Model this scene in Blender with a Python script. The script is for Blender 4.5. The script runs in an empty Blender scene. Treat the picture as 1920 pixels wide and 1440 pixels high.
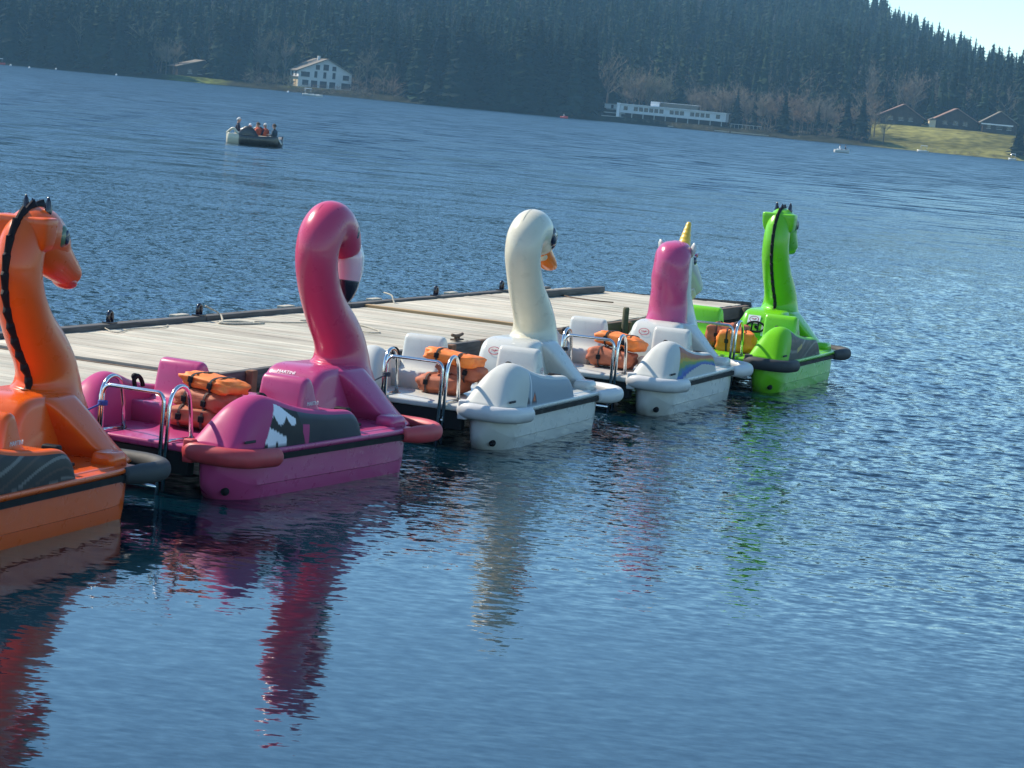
import bpy, bmesh, math, random
import numpy as np
from mathutils import Vector, Matrix, noise as mnoise

random.seed(7)
RNG = np.random.default_rng(11)
S = bpy.context.scene
COL = S.collection
PI = math.pi

# ------------------------------------------------------------------ camera
CAM_H = 3.2
FPX = 4900.0                      # focal length in pixels of a 1920 px wide frame
ROLL, PITCH = math.radians(5.35), math.radians(6.159)
cr, sr = math.cos(ROLL), math.sin(ROLL)
FWD = Vector((0, math.cos(PITCH), -math.sin(PITCH)))
UP0 = Vector((0, math.sin(PITCH), math.cos(PITCH)))
RT0 = Vector((1, 0, 0))
cam_right = RT0 * cr + UP0 * sr
cam_up = UP0 * cr - RT0 * sr
cam_d = bpy.data.cameras.new("camera")
cam_d.sensor_width = 36.0
cam_d.lens = FPX / 1920 * 36.0
cam_d.clip_start, cam_d.clip_end = 0.5, 8000
cam = bpy.data.objects.new("camera", cam_d)
COL.objects.link(cam)
M4 = Matrix.Identity(4)
for i in range(3):
    M4[i][0], M4[i][1], M4[i][2] = cam_right[i], cam_up[i], -FWD[i]
M4[0][3], M4[1][3], M4[2][3] = 0, 0, CAM_H
cam.matrix_world = M4
S.camera = cam

# ------------------------------------------------------------------ light
SUN_EL, SUN_AZ = math.radians(43), math.radians(-64)      # azimuth from +Y towards +X
world = bpy.data.worlds.new("World")
S.world = world
world.use_nodes = True
wn = world.node_tree
wn.nodes.clear()
sky = wn.nodes.new("ShaderNodeTexSky")
sky.sky_type = 'NISHITA'
sky.sun_disc = False
sky.sun_elevation, sky.sun_rotation = SUN_EL, SUN_AZ
sky.altitude, sky.air_density, sky.dust_density, sky.ozone_density = 1500, 1.0, 0.0, 2.2
bg = wn.nodes.new("ShaderNodeBackground")
bg.inputs[1].default_value = 0.15
wo = wn.nodes.new("ShaderNodeOutputWorld")
tint = wn.nodes.new("ShaderNodeMix")          # the photograph's cool white balance
tint.data_type, tint.blend_type = 'RGBA', 'MULTIPLY'
tint.inputs[0].default_value = 1
tint.inputs[7].default_value = (0.78, 0.97, 1.0, 1)
wn.links.new(sky.outputs[0], tint.inputs[6])
wn.links.new(tint.outputs[2], bg.inputs[0])
wn.links.new(bg.outputs[0], wo.inputs[0])
sun_d = bpy.data.lights.new("sun", 'SUN')
sun_d.energy, sun_d.angle, sun_d.color = 4.4, math.radians(0.5), (1.0, 0.91, 0.76)
sun = bpy.data.objects.new("sun", sun_d)
COL.objects.link(sun)
sdir = Vector((math.sin(SUN_AZ) * math.cos(SUN_EL), math.cos(SUN_AZ) * math.cos(SUN_EL), math.sin(SUN_EL)))
sun.rotation_euler = sdir.to_track_quat('Z', 'Y').to_euler()
sun.location = (-40, 20, 60)
S.view_settings.view_transform = 'Standard'
S.view_settings.look = 'None'
S.view_settings.gamma = 1
S.view_settings.exposure = 0.74
S.view_settings.use_curve_mapping = False
S.cycles.max_bounces = 8
S.cycles.volume_bounces = 0
S.cycles.use_denoising = True
S.cycles.caustics_reflective = S.cycles.caustics_refractive = False
S.cycles.sample_clamp_indirect = 6.0

# ------------------------------------------------------------------ helpers
def tag(o, label=None, cat=None, group=None, kind=None):
    if label: o["label"] = label
    if cat: o["category"] = cat
    if group: o["group"] = group
    if kind: o["kind"] = kind
    return o

def empty(name, loc=(0, 0, 0), rotz=0.0):
    o = bpy.data.objects.new(name, None)
    o.empty_display_size = 0.3
    o.location, o.rotation_euler = loc, (0, 0, rotz)
    COL.objects.link(o)
    return o

def link_mesh(name, me, mats, parent=None):
    o = bpy.data.objects.new(name, me)
    for m in (mats if isinstance(mats, (list, tuple)) else [mats]):
        me.materials.append(m)
    COL.objects.link(o)
    if parent is not None: o.parent = parent
    return o

class MB:
    """collects polygons; build() links them as one mesh object"""
    def __init__(s):
        s.v, s.f, s.mi, s.sm, s.c = [], [], [], [], []
    def add(s, verts, faces, mi=0, smooth=True, col=None):
        b = len(s.v)
        s.v += [tuple(p) for p in verts]
        for f in faces:
            s.f.append(tuple(i + b for i in f)); s.mi.append(mi); s.sm.append(smooth)
        s.c += (list(col) if col is not None else [(1, 1, 1)] * len(verts))
        return s
    def box(s, x0, x1, y0, y1, z0, z1, mi=0):
        v = [(x, y, z) for z in (z0, z1) for y in (y0, y1) for x in (x0, x1)]
        return s.add(v, [(0, 2, 3, 1), (4, 5, 7, 6), (0, 1, 5, 4), (2, 6, 7, 3), (0, 4, 6, 2), (1, 3, 7, 5)], mi, False)
    def rbox(s, x0, x1, y0, y1, z0, z1, r=0.02, mi=0):
        """box with rounded edges"""
        prof = []
        n = 4
        for cx, cy, a0 in ((x1 - r, y1 - r, 0), (x0 + r, y1 - r, 90), (x0 + r, y0 + r, 180), (x1 - r, y0 + r, 270)):
            for k in range(n + 1):
                a = math.radians(a0 + 90 * k / n)
                prof.append((cx, cy, math.cos(a), math.sin(a)))
        rings = []
        for k in range(n + 1):
            a = math.radians(-90 + 90 * k / n)
            rings.append([(p[0] + p[2] * r * math.cos(a), p[1] + p[3] * r * math.cos(a), z0 + r + r * math.sin(a)) for p in prof])
        for k in range(n + 1):
            a = math.radians(90 * k / n)
            rings.append([(p[0] + p[2] * r * math.cos(a), p[1] + p[3] * r * math.cos(a), z1 - r + r * math.sin(a)) for p in prof])
        return s.loft(rings, True, True, mi)
    def loft(s, rings, cap0=True, cap1=True, mi=0, smooth=True, closed=True, col=None):
        n = len(rings[0]); v = [p for r in rings for p in r]; f = []
        m = n if closed else n - 1
        for i in range(len(rings) - 1):
            for j in range(m):
                k = (j + 1) % n
                f.append((i * n + j, i * n + k, (i + 1) * n + k, (i + 1) * n + j))
        if cap0: f.append(tuple(range(n - 1, -1, -1)))
        if cap1: f.append(tuple(range((len(rings) - 1) * n, len(rings) * n)))
        return s.add(v, f, mi, smooth, col)
    def tube(s, path, r, n=10, mi=0, caps=True, r2=None, up=None):
        """path of points, r number or list; r2 = radius along the second axis"""
        P = [Vector(p) for p in path]
        R = r if isinstance(r, (list, tuple)) else [r] * len(P)
        R2 = R if r2 is None else (r2 if isinstance(r2, (list, tuple)) else [r2] * len(P))
        rings, prev = [], None
        for i, p in enumerate(P):
            t = (P[min(i + 1, len(P) - 1)] - P[max(i - 1, 0)]).normalized()
            if up is not None:
                a = Vector(up).cross(t)
                a = a.normalized() if a.length > 1e-5 else prev
            elif prev is None:
                a = t.orthogonal().normalized()
            else:
                a = (prev - t * prev.dot(t)).normalized()
            prev = a
            b = t.cross(a)
            rings.append([p + a * (R[i] * math.cos(2 * PI * k / n)) + b * (R2[i] * math.sin(2 * PI * k / n)) for k in range(n)])
        return s.loft(rings, caps, caps, mi)
    def ball(s, c, r, nu=12, nv=8, mi=0, rot=None):
        rx, ry, rz = r if isinstance(r, (list, tuple)) else (r, r, r)
        rings = []
        for i in range(1, nv):
            a = PI * i / nv
            ring = []
            for k in range(nu):
                b = 2 * PI * k / nu
                q = Vector((rx * math.sin(a) * math.cos(b), ry * math.sin(a) * math.sin(b), -rz * math.cos(a)))
                if rot is not None: q = rot @ q
                ring.append(Vector(c) + q)
            rings.append(ring)
        return s.loft(rings, True, True, mi)
    def build(s, name, mats, parent=None, subsurf=0, colattr=False, sharp=None):
        me = bpy.data.meshes.new(name)
        me.from_pydata(s.v, [], s.f)
        me.polygons.foreach_set("material_index", s.mi)
        me.polygons.foreach_set("use_smooth", s.sm)
        if colattr:
            ca = me.color_attributes.new("paint", 'FLOAT_COLOR', 'POINT')
            flat = np.ones((len(s.v), 4), np.float32); flat[:, :3] = np.array(s.c, np.float32)
            ca.data.foreach_set("color", flat.ravel())
        bm = bmesh.new(); bm.from_mesh(me)
        bmesh.ops.recalc_face_normals(bm, faces=bm.faces)
        if sharp:
            lim = math.radians(sharp)
            for e in bm.edges:
                if len(e.link_faces) == 2 and e.calc_face_angle(0) > lim: e.smooth = False
        bm.to_mesh(me); bm.free()
        o = link_mesh(name, me, mats, parent)
        if subsurf:
            md = o.modifiers.new("smooth", 'SUBSURF'); md.levels = md.render_levels = subsurf
        return o

def smooth_path(pts, n=6, closed=False):
    """Catmull-Rom through the points"""
    P = [np.array(p, float) for p in pts]; out = []
    m = len(P)
    for i in range(m if closed else m - 1):
        if closed: a, b, c, d = P[i - 1], P[i], P[(i + 1) % m], P[(i + 2) % m]
        else: a, b, c, d = P[max(i - 1, 0)], P[i], P[i + 1], P[min(i + 2, m - 1)]
        for k in range(n):
            t = k / n
            out.append(0.5 * ((2 * b) + (c - a) * t + (2 * a - 5 * b + 4 * c - d) * t * t + (3 * b - a - 3 * c + d) * t ** 3))
    if not closed: out.append(P[-1])
    return out

def smooth01(a, b, x):
    t = np.clip((x - a) / (b - a), 0, 1); return t * t * (3 - 2 * t)

def lerp_table(tab, x):
    """smooth (monotone-ish) interpolation of rows keyed on the first column"""
    xs = [r[0] for r in tab]
    if x <= xs[0]: return list(tab[0][1:])
    if x >= xs[-1]: return list(tab[-1][1:])
    i = max(k for k in range(len(xs) - 1) if xs[k] <= x)
    h = xs[i + 1] - xs[i]; t = (x - xs[i]) / h
    out = []
    for c in range(1, len(tab[0])):
        y0, y1 = tab[i][c], tab[i + 1][c]
        m0 = (y1 - tab[i - 1][c]) / (xs[i + 1] - xs[i - 1]) if i > 0 else (y1 - y0) / h
        m1 = (tab[i + 2][c] - y0) / (xs[i + 2] - xs[i]) if i + 2 < len(xs) else (y1 - y0) / h
        t2, t3 = t * t, t ** 3
        out.append((2 * t3 - 3 * t2 + 1) * y0 + (t3 - 2 * t2 + t) * h * m0 + (-2 * t3 + 3 * t2) * y1 + (t3 - t2) * h * m1)
    return out

def extrude_profile(mb, prof, y0, y1, r=0.03, mi=0, n=4):
    """closed (x,z) outline swept along y with rounded side edges"""
    P = np.array(prof, float); m = len(P)
    area = sum(P[i][0] * P[(i + 1) % m][1] - P[(i + 1) % m][0] * P[i][1] for i in range(m))
    sgn = 1 if area > 0 else -1
    nrm = []
    for i in range(m):
        t = P[(i + 1) % m] - P[i - 1]; t /= (np.linalg.norm(t) + 1e-9)
        nrm.append(np.array((t[1], -t[0])) * sgn)
    nrm = np.array(nrm); rings = []
    for k in range(n + 1):
        a = math.radians(90 * k / n)
        Q = P - nrm * (r * (1 - math.sin(a)))
        rings.append([(q[0], y0 + r * (1 - math.cos(a)), q[1]) for q in Q])
    for k in range(n + 1):
        a = math.radians(90 - 90 * k / n)
        Q = P - nrm * (r * (1 - math.sin(a)))
        rings.append([(q[0], y1 - r * (1 - math.cos(a)), q[1]) for q in Q])
    return mb.loft(rings, True, True, mi)

# ------------------------------------------------------------------ materials
def new_mat(name):
    m = bpy.data.materials.new(name); m.use_nodes = True
    nt = m.node_tree; b = nt.nodes["Principled BSDF"]
    return m, nt, b

def paint(name, col, rough=0.28, coat=0.3, var=0.03, bump=0, metallic=0.0, scale=9.0, attr=False, dirt=0.0):
    m, nt, b = new_mat(name)
    N, L = nt.nodes, nt.links
    tc = N.new("ShaderNodeTexCoord")
    nz = N.new("ShaderNodeTexNoise"); nz.inputs["Scale"].default_value = scale; nz.inputs["Detail"].default_value = 6
    L.new(tc.outputs["Object"], nz.inputs["Vector"])
    mr = N.new("ShaderNodeMapRange"); mr.inputs[3].default_value = 1 - var; mr.inputs[4].default_value = 1 + var
    mr.inputs[1].default_value, mr.inputs[2].default_value = 0.3, 0.7
    L.new(nz.outputs[0], mr.inputs[0])
    mx = N.new("ShaderNodeMix"); mx.data_type = 'RGBA'; mx.blend_type = 'MULTIPLY'; mx.inputs[0].default_value = 1
    if attr:
        at_ = N.new("ShaderNodeVertexColor"); at_.layer_name = "paint"; L.new(at_.outputs[0], mx.inputs[6])
    else:
        mx.inputs[6].default_value = (*col, 1)
    L.new(mr.outputs[0], mx.inputs[7])
    L.new(mx.outputs[2], b.inputs["Base Color"])
    b.inputs["Metallic"].default_value = metallic
    rr = N.new("ShaderNodeMapRange"); rr.inputs[3].default_value = rough * 0.75; rr.inputs[4].default_value = rough * 1.35
    L.new(nz.outputs[0], rr.inputs[0]); L.new(rr.outputs[0], b.inputs["Roughness"])
    b.inputs["Coat Weight"].default_value = coat; b.inputs["Coat Roughness"].default_value = 0.06
    if bump:
        n2 = N.new("ShaderNodeTexNoise"); n2.inputs["Scale"].default_value = scale * 0.45; n2.inputs["Detail"].default_value = 3
        L.new(tc.outputs["Object"], n2.inputs["Vector"])
        bp = N.new("ShaderNodeBump"); bp.inputs["Strength"].default_value = 0.5; bp.inputs["Distance"].default_value = bump * 8
        L.new(n2.outputs[0], bp.inputs["Height"]); L.new(bp.outputs[0], b.inputs["Normal"])
        L.new(bp.outputs[0], b.inputs["Coat Normal"])
    return m

def matte(name, col, rough=0.8, var=0.25, scale=3.0, col2=None, bump=0.0, stretch=(1, 1, 1), detail=5):
    m, nt, b = new_mat(name)
    N, L = nt.nodes, nt.links
    tc = N.new("ShaderNodeTexCoord"); mp = N.new("ShaderNodeMapping"); mp.inputs["Scale"].default_value = stretch
    L.new(tc.outputs["Object"], mp.inputs[0])
    nz = N.new("ShaderNodeTexNoise"); nz.inputs["Scale"].default_value = scale; nz.inputs["Detail"].default_value = detail
    L.new(mp.outputs[0], nz.inputs["Vector"])
    rp = N.new("ShaderNodeValToRGB")
    c2 = col2 or tuple(c * (1 + var) for c in col); c1 = col if col2 else tuple(c * (1 - var) for c in col)
    rp.color_ramp.elements[0].position, rp.color_ramp.elements[0].color = 0.32, (*c1, 1)
    rp.color_ramp.elements[1].position, rp.color_ramp.elements[1].color = 0.68, (*c2, 1)
    L.new(nz.outputs[0], rp.inputs[0]); L.new(rp.outputs[0], b.inputs["Base Color"])
    b.inputs["Roughness"].default_value = rough
    if bump:
        bp = N.new("ShaderNodeBump"); bp.inputs["Strength"].default_value = 0.6; bp.inputs["Distance"].default_value = bump
        L.new(nz.outputs[0], bp.inputs["Height"]); L.new(bp.outputs[0], b.inputs["Normal"])
    return m

M = {}
M['orange'] = paint("orange_gelcoat", (0.70, 0.098, 0.006))
M['pink'] = paint("pink_gelcoat", (0.44, 0.054, 0.165))
M['pink_neck'] = paint("flamingo_neck_gelcoat", (0.52, 0.046, 0.115))
M['white'] = paint("white_gelcoat", (0.53, 0.525, 0.48))
M['cream'] = paint("cream_gelcoat", (0.62, 0.57, 0.44))
M['green'] = paint("green_gelcoat", (0.155, 0.50, 0.010))
M['mane'] = paint("pink_mane_gelcoat", (0.47, 0.06, 0.165))
M['black'] = paint("black_plastic", (0.012, 0.012, 0.014), rough=0.55, coat=0.0)
M['ridge'] = paint("black_ridge_paint", (0.014, 0.010, 0.012), rough=0.5, coat=0.0)
M['black_gloss'] = paint("black_gloss_paint", (0.012, 0.01, 0.02), rough=0.15)
M['rubber'] = paint("black_rubber", (0.03, 0.032, 0.034), rough=0.65, coat=0.0, var=0.2)
M['red_fender'] = paint("faded_red_vinyl", (0.44, 0.04, 0.05), rough=0.5, coat=0.0, var=0.15)
M['white_fender'] = paint("white_vinyl", (0.56, 0.55, 0.53), rough=0.45, coat=0.1, var=0.06)
M['steel'] = paint("stainless_tube", (0.62, 0.62, 0.62), rough=0.16, coat=0.0, metallic=1.0)
M['gold'] = paint("yellow_horn_paint", (0.72, 0.44, 0.04), rough=0.35)
M['bill'] = paint("orange_bill_paint", (0.85, 0.20, 0.02), rough=0.2)
M['beak_pink'] = paint("pale_pink_paint", (0.78, 0.42, 0.47), rough=0.15)
M['beak_white'] = paint("beak_white_paint", (0.78, 0.77, 0.76), rough=0.15)
M['mouth'] = paint("pink_mouth_paint", (0.60, 0.075, 0.07), rough=0.2)
M['eye'] = paint("eye_paint", (0.015, 0.02, 0.05), rough=0.08)
M['eye_green'] = paint("eye_green_paint", (0.09, 0.14, 0.07), rough=0.1)
M['decal'] = paint("wing_decal_paint", (1, 1, 1), attr=True, rough=0.4, coat=0.0)
M['decal'].node_tree.nodes["Principled BSDF"].inputs["Specular IOR Level"].default_value = 0.12
M['sticker'] = paint("white_sticker", (0.8, 0.8, 0.8), rough=0.4, coat=0)
M['sticker_red'] = paint("red_sticker_ink", (0.45, 0.05, 0.09), rough=0.4, coat=0)
for k_ in ('orange', 'pink', 'pink_neck', 'green', 'white', 'cream', 'mane'): M[k_].node_tree.nodes['Principled BSDF'].inputs['Specular IOR Level'].default_value = 0.36; M[k_].node_tree.nodes['Principled BSDF'].inputs['Coat Weight'].default_value = 0.22
for k_ in ('black', 'ridge'): M[k_].node_tree.nodes['Principled BSDF'].inputs['Specular IOR Level'].default_value = 0.1
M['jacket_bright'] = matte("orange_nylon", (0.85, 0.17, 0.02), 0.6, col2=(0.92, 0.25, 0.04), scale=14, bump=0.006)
M['jacket_shaded'] = matte("shade_toned_orange_nylon", (0.36, 0.095, 0.045), 0.7, col2=(0.48, 0.14, 0.065), scale=12, bump=0.006)  # same orange nylon, with the shade in the stacks put into its colour
M['strap'] = matte("black_webbing", (0.02, 0.02, 0.025), 0.8, scale=40)
M['strap_brown'] = matte("brown_webbing", (0.07, 0.035, 0.028), 0.8, scale=40)  # browner webbing for the shade-toned jackets
M['rope'] = matte("pale_rope", (0.42, 0.38, 0.30), 0.9, scale=60)
M['rope_dark'] = matte("dark_rope", (0.05, 0.055, 0.075), 0.9, scale=60)
M['rope_blue'] = matte("blue_rope", (0.05, 0.08, 0.30), 0.9, scale=60)

# ================================================================== pedal boats
def rot_pt(b, p):
    """boat-local point -> world"""
    h = math.radians(b[2]); f = (math.sin(h), math.cos(h)); l = (-f[1], f[0])
    return Vector((b[0] + f[0] * p[0] + l[0] * p[1], b[1] + f[1] * p[0] + l[1] * p[1], p[2]))

BOATS = {
    'orange': (-4.244, 16.217, 18.5), 'flamingo': (-2.692, 19.987, 25.6), 'swan': (-0.777, 24.170, 20.2),
    'unicorn': (0.906, 28.153, 19.6), 'green': (2.445, 31.690, 20.4)}

def hull_mb(side):
    mb = MB(); rings = []
    stern = [(.15 - .405 * math.cos(PI / 2 * k / 13), math.sin(PI / 2 * k / 13)) for k in range(1, 13)]
    body = [(.15, 1)] + [(.25 + i * .1, 1) for i in range(18)] + [(2.05, .985), (2.15, .965), (2.25, .935), (2.33, .89), (2.40, .83), (2.45, .76), (2.49, .67), (2.52, .55), (2.535, .42)]
    for x, w in [(-.2545, .03)] + stern + body:
        aft = x < .149
        zb = -.14 + (.30 * (1 - w) ** .65 if aft else .06 * (1 - w)); zt = .355
        gr = float(smooth01(.02, .22, x)) * float(1 - smooth01(2.42, 2.5, x))
        yo0, yi0 = -0.865, -0.44
        yc = -0.65 if x < 1.2 else -0.65 - 0.12 * (x - 1.2) / 1.3
        ww = w ** .75 if aft else w; tp = 1 + 1.2 * (1 - float(smooth01(-.25, .45, x)))
        yo = yc + (yo0 - yc) * ww; yi = yc + (yi0 - yc) * ww; k = ww
        H = zt - zb; g = 0.013 * gr
        prof = [(yo, zt), (yo + .003 * k, zb + H * .80), (yo + .007 * k, zb + H * .62), (yo + .010 * k, zb + H * .515), (yo + (.012 + g) * k, zb + H * .495), (yo + (.018 * tp + g) * k, zb + H * .40),
                (yo + (.040 * tp + g) * k, zb + H * .22), (yo + .075 * k * tp, zb + H * .08), (yo + min(.205, .13 * tp) * k, zb), (yi - .13 * k, zb), (yi - .06 * k, zb + H * .08), (yi - .03 * k, zb + H * .3), (yi - .01 * k, zb + H * .7), (yi, zt)]
        rings.append([(x, p[0] * side, p[1]) for p in prof])
    mb.loft(rings, True, True)
    return mb

def wing_decal(kind, x, v, z):
    if kind == 'flamingo':
        left = 0.16 + 0.22 * v
        if x < left or v > 0.86: return None
        if x < 0.80 - 0.15 * v:
            lobe = 0.66 - 0.20 * abs(math.sin((x - 0.13) * 17.0)) + .25 * max(0, x - .50)
            lobe2 = 0.12 - 0.10 * abs(math.sin((x - 0.2) * 19.0))
            if lobe < v < .86 - .9 * max(0, x - .42) and x < 0.64: return (.78, .76, .80)
            if lobe2 < v < 0.40 - .8 * max(0, x - .26) and x < 0.50: return (.78, .76, .80)
            return (.012, .012, .018)
        if abs(x - 0.80) < 0.05 and v < 0.55: return None
        k = min(1, max(0, (x - 0.95) / 0.6)); e = 0.5 * v
        t = max(0, k * 0.10 + max(0, v - 0.66) * 1.1 - .03)
        return (.02 + .26 * t, .022 + .30 * t, .035 + .36 * t)
    if kind == 'swan':
        if x < 0.36 + 0.10 * v or v > 0.87: return None
        if 0.455 < x < 0.475 and v > 0.10: return (.66, .67, .68)
        tx, tz = x - 0.56, v - 0.06
        if 0 < tz < 0.36 and abs(tx) < 0.075 * (1 - tz / 0.36):
            return (.62, .16, .06) if abs(tx) < 0.045 * (1 - tz / 0.30) and tz > .04 else (.05, .05, .07)
        if 0 < tz < 0.16 and abs(x - 0.40) < 0.05 * (1 - tz / .2) and x > .36: return (.06, .06, .08)
        return (.26, .31, .36)
    if kind == 'unicorn':
        left = 0.13 + 0.20 * v
        if x < left or v > 0.88 or x > 1.63: return None
        top = 0.86 - 0.05 * math.sin((x - .2) * 2.2)
        u = (x - 0.2) / 1.4
        bot = -0.2 + 0.72 * max(0, min(1, (u - .02) * 1.5)) ** .7 - 0.45 * max(0, u - .62)
        if v < bot: return None
        t = (top - v) / (top - bot)
        bands = [(.34, .07, .04), (.42, .12, .02), (.45, .28, .02), (.16, .28, .06), (.03, .18, .24), (.02, .12, .40), (.02, .07, .34)]
        n = mnoise.noise(Vector((x * 9, z * 18, 3.1))) * 0.10
        return bands[int(min(6, max(0, (t + n) * 7)))]
    # dragons: dark panel with lighter swirls
    left = 0.15 + 0.22 * v
    if x < left or v > 0.88: return None
    s = math.sin(9 * v + 5.5 * math.sin(2.6 * x + .6) )
    if kind == 'green' and 0.55 < x < 0.72 + .1 * v and s > 0.75: return (.42, .32, .08)
    if s > 0.90: return (.16, .15, .14)
    if s < -0.93: return (.07, .045, .04)
    return (.024, .024, .026)

WING = [(-0.235, .435, -.44, 2.3), (-.20, .475, -.44, 2.3), (-0.10, .60, -.45, 2.3), (.0, .70, -.47, 2.3), (.12, .762, -.50, 2.4), (.25, .785, -.53, 2.5), (.40, .76, -.56, 2.7),
        (.60, .705, -.61, 2.8), (.80, .662, -.65, 3.0), (1.0, .635, -.68, 3.0), (1.25, .612, -.69, 3.0), (1.45, .602, -.69, 3.0), (1.55, .59, -.69, 3.0),
        (1.62, .555, -.69, 2.8), (1.665, .50, -.69, 2.6), (1.685, .42, -.69, 2.4)]

def wing_mb(side, base, kind):
    mb = MB(); rings = []; cols = []
    xs = [-0.235 + i * (1.92 / 230) for i in range(231)]
    NP = 80
    for x in xs:
        zt, yi, n = lerp_table(WING, x)
        yo = -0.862; z0 = 0.385
        if x < -0.05: yo += 0.05 * ((-0.05 - x) / .185) ** 2
        yc, hw, h = (yi + yo) / 2, (yi - yo) / 2, zt - z0
        ring = []
        for k in range(NP):
            a = PI * k / (NP - 1)
            c, s_ = math.cos(a), math.sin(a)
            y = yc + hw * math.copysign(abs(c) ** (2 / n), c); z = z0 + h * abs(s_) ** (2 / n)
            v = (z - z0) / h
            col = wing_decal(kind, x, v, z) if (y < yc - hw * .35) else None
            ring.append((x, y if side > 0 else -y, z)); cols.append(col or base)
        rings.append(ring)
    mb.loft(rings, True, True, 0, True, False, cols)
    return mb

SEAT = [(.50, .37), (.50, .52), (.505, .55), (.53, .56), (.70, .545), (.86, .54), (.915, .56), (.945, .62), (.965, .72), (.985, .815), (1.0, .845), (1.03, .866), (1.07, .868),
        (1.11, .85), (1.15, .80), (1.19, .72), (1.24, .64), (1.31, .59), (1.42, .565), (1.58, .575), (1.63, .56), (1.64, .52), (1.65, .37)]
CONSOLE = [(1.86, .38), (1.86, .52), (1.885, .60), (1.92, .69), (1.96, .76), (2.01, .80), (2.08, .825), (2.2, .835), (2.4, .83), (2.6, .80), (2.75, .74), (2.8, .38)]

def ring_se(cx, hx0, hx1, hy, z, n=48, p_aft=6.0, p_fwd=2.2):
    out = []
    for k in range(n):
        a = 2 * PI * k / n; c, s_ = math.cos(a), math.sin(a)
        p = p_fwd if c > 0 else p_aft; hx = hx1 if c > 0 else hx0
        out.append((cx + hx * math.copysign(abs(c) ** (2 / p), c), hy * math.copysign(abs(s_) ** (2 / p), s_), z))
    return out

def chest_mb():
    # (z, centre x, aft half length, forward half length, half width)
    tab = [(.36, 2.72, .14, .49, .70), (.40, 2.70, .14, .48, .655), (.46, 2.68, .17, .45, .59), (.52, 2.67, .20, .415, .535), (.58, 2.66, .24, .375, .485),
           (.64, 2.65, .28, .33, .44), (.70, 2.63, .31, .29, .395), (.75, 2.61, .33, .255, .355), (.79, 2.60, .34, .225, .32), (.815, 2.60, .33, .19, .285), (.825, 2.60, .30, .15, .23)]
    mb = MB(); zs = [.36 + i * (.465 / 30) for i in range(31)]; rings = []
    for z in zs:
        cx, a, f, w = lerp_table(tab, z); rings.append(ring_se(cx, a, f, w, z))
    mb.loft(rings, True, True)
    return mb

def neck_mb(rows, n=28, per=5, mi=0, cap1=True, egg=0.0):
    P = smooth_path(rows, per); mb = MB(); rings = []
    for i, r in enumerate(P):
        a, b = P[max(i - 1, 0)], P[min(i + 1, len(P) - 1)]
        t = np.array((b[0] - a[0], b[1] - a[1])); t /= np.linalg.norm(t) + 1e-9
        nx_, nz_ = t[1], -t[0]
        ring = []
        for k in range(n):
            q = 2 * PI * k / n; c, s_ = math.cos(q), math.sin(q)
            ring.append((r[0] + nx_ * r[3] * s_, r[2] * c * (1 + egg * s_), r[1] + nz_ * r[3] * s_))
        rings.append(ring)
    mb.loft(rings, True, cap1, mi)
    return mb

NECK_LOW = [(2.76, .70, .290, .40), (2.765, .78, .256, .345), (2.765, .87, .230, .285), (2.73, .98, .211, .25), (2.64, 1.10, .198, .226), (2.49, 1.24, .186, .205), (2.37, 1.38, .178, .190), (2.28, 1.52, .176, .184)]

def neck_tip(rows, last):
    return rows + last

def text_mesh(body, size, depth=0.0):
    cu = bpy.data.curves.new("lettering", 'FONT'); cu.body = body; cu.size = size; cu.align_x = 'CENTER'; cu.align_y = 'CENTER'; cu.extrude = depth
    o = bpy.data.objects.new("lettering", cu); COL.objects.link(o)
    dg = bpy.context.evaluated_depsgraph_get(); dg.update()
    me = bpy.data.meshes.new_from_object(o.evaluated_get(dg))
    bpy.data.objects.remove(o); bpy.data.curves.remove(cu)
    return me

def place_flat(o, origin, xdir, zdir):
    """orient a flat mesh so its local x runs along xdir and its face looks along zdir"""
    X = Vector(xdir).normalized(); Z = Vector(zdir).normalized(); Y = Z.cross(X).normalized(); X = Y.cross(Z)
    m = Matrix((X, Y, Z)).transposed().to_4x4(); m.translation = Vector(origin)
    o.matrix_local = m

def round_logo(parent, origin, xdir, zdir, r=0.05, plate=False):
    mb = MB(); n = 36
    if plate: mb.box(-r * 1.5, r * 1.5, -r * 1.0, r * 1.0, -.002, .0015, 0)
    z = 0.003
    outer = [(r * 1.15 * math.cos(2 * PI * k / n), r * .78 * math.sin(2 * PI * k / n), z) for k in range(n)]
    inner = [(p[0] * .86, p[1] * .84, z) for p in outer]
    mb.add(outer + inner, [(k, (k + 1) % n, n + (k + 1) % n, n + k) for k in range(n)], 1, False)
    pts = [(-.62, .0), (-.42, .22), (-.30, -.15), (-.12, .20), (.0, -.18), (.22, .26), (.18, -.05), (.42, .12), (.60, .18)]
    q = smooth_path([(a * r, b * r, z + .001) for a, b in pts], 4)
    w = r * .075
    v = [(p[0], p[1] + w, p[2]) for p in q] + [(p[0] + w, p[1] - w, p[2]) for p in q]; m = len(q)
    mb.add(v, [(i, i + 1, m + i + 1, m + i) for i in range(m - 1)], 1, False)
    o = mb.build("round_sticker", [M['sticker'], M['sticker_red']], parent)
    place_flat(o, origin, xdir, zdir)
    return o

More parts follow.
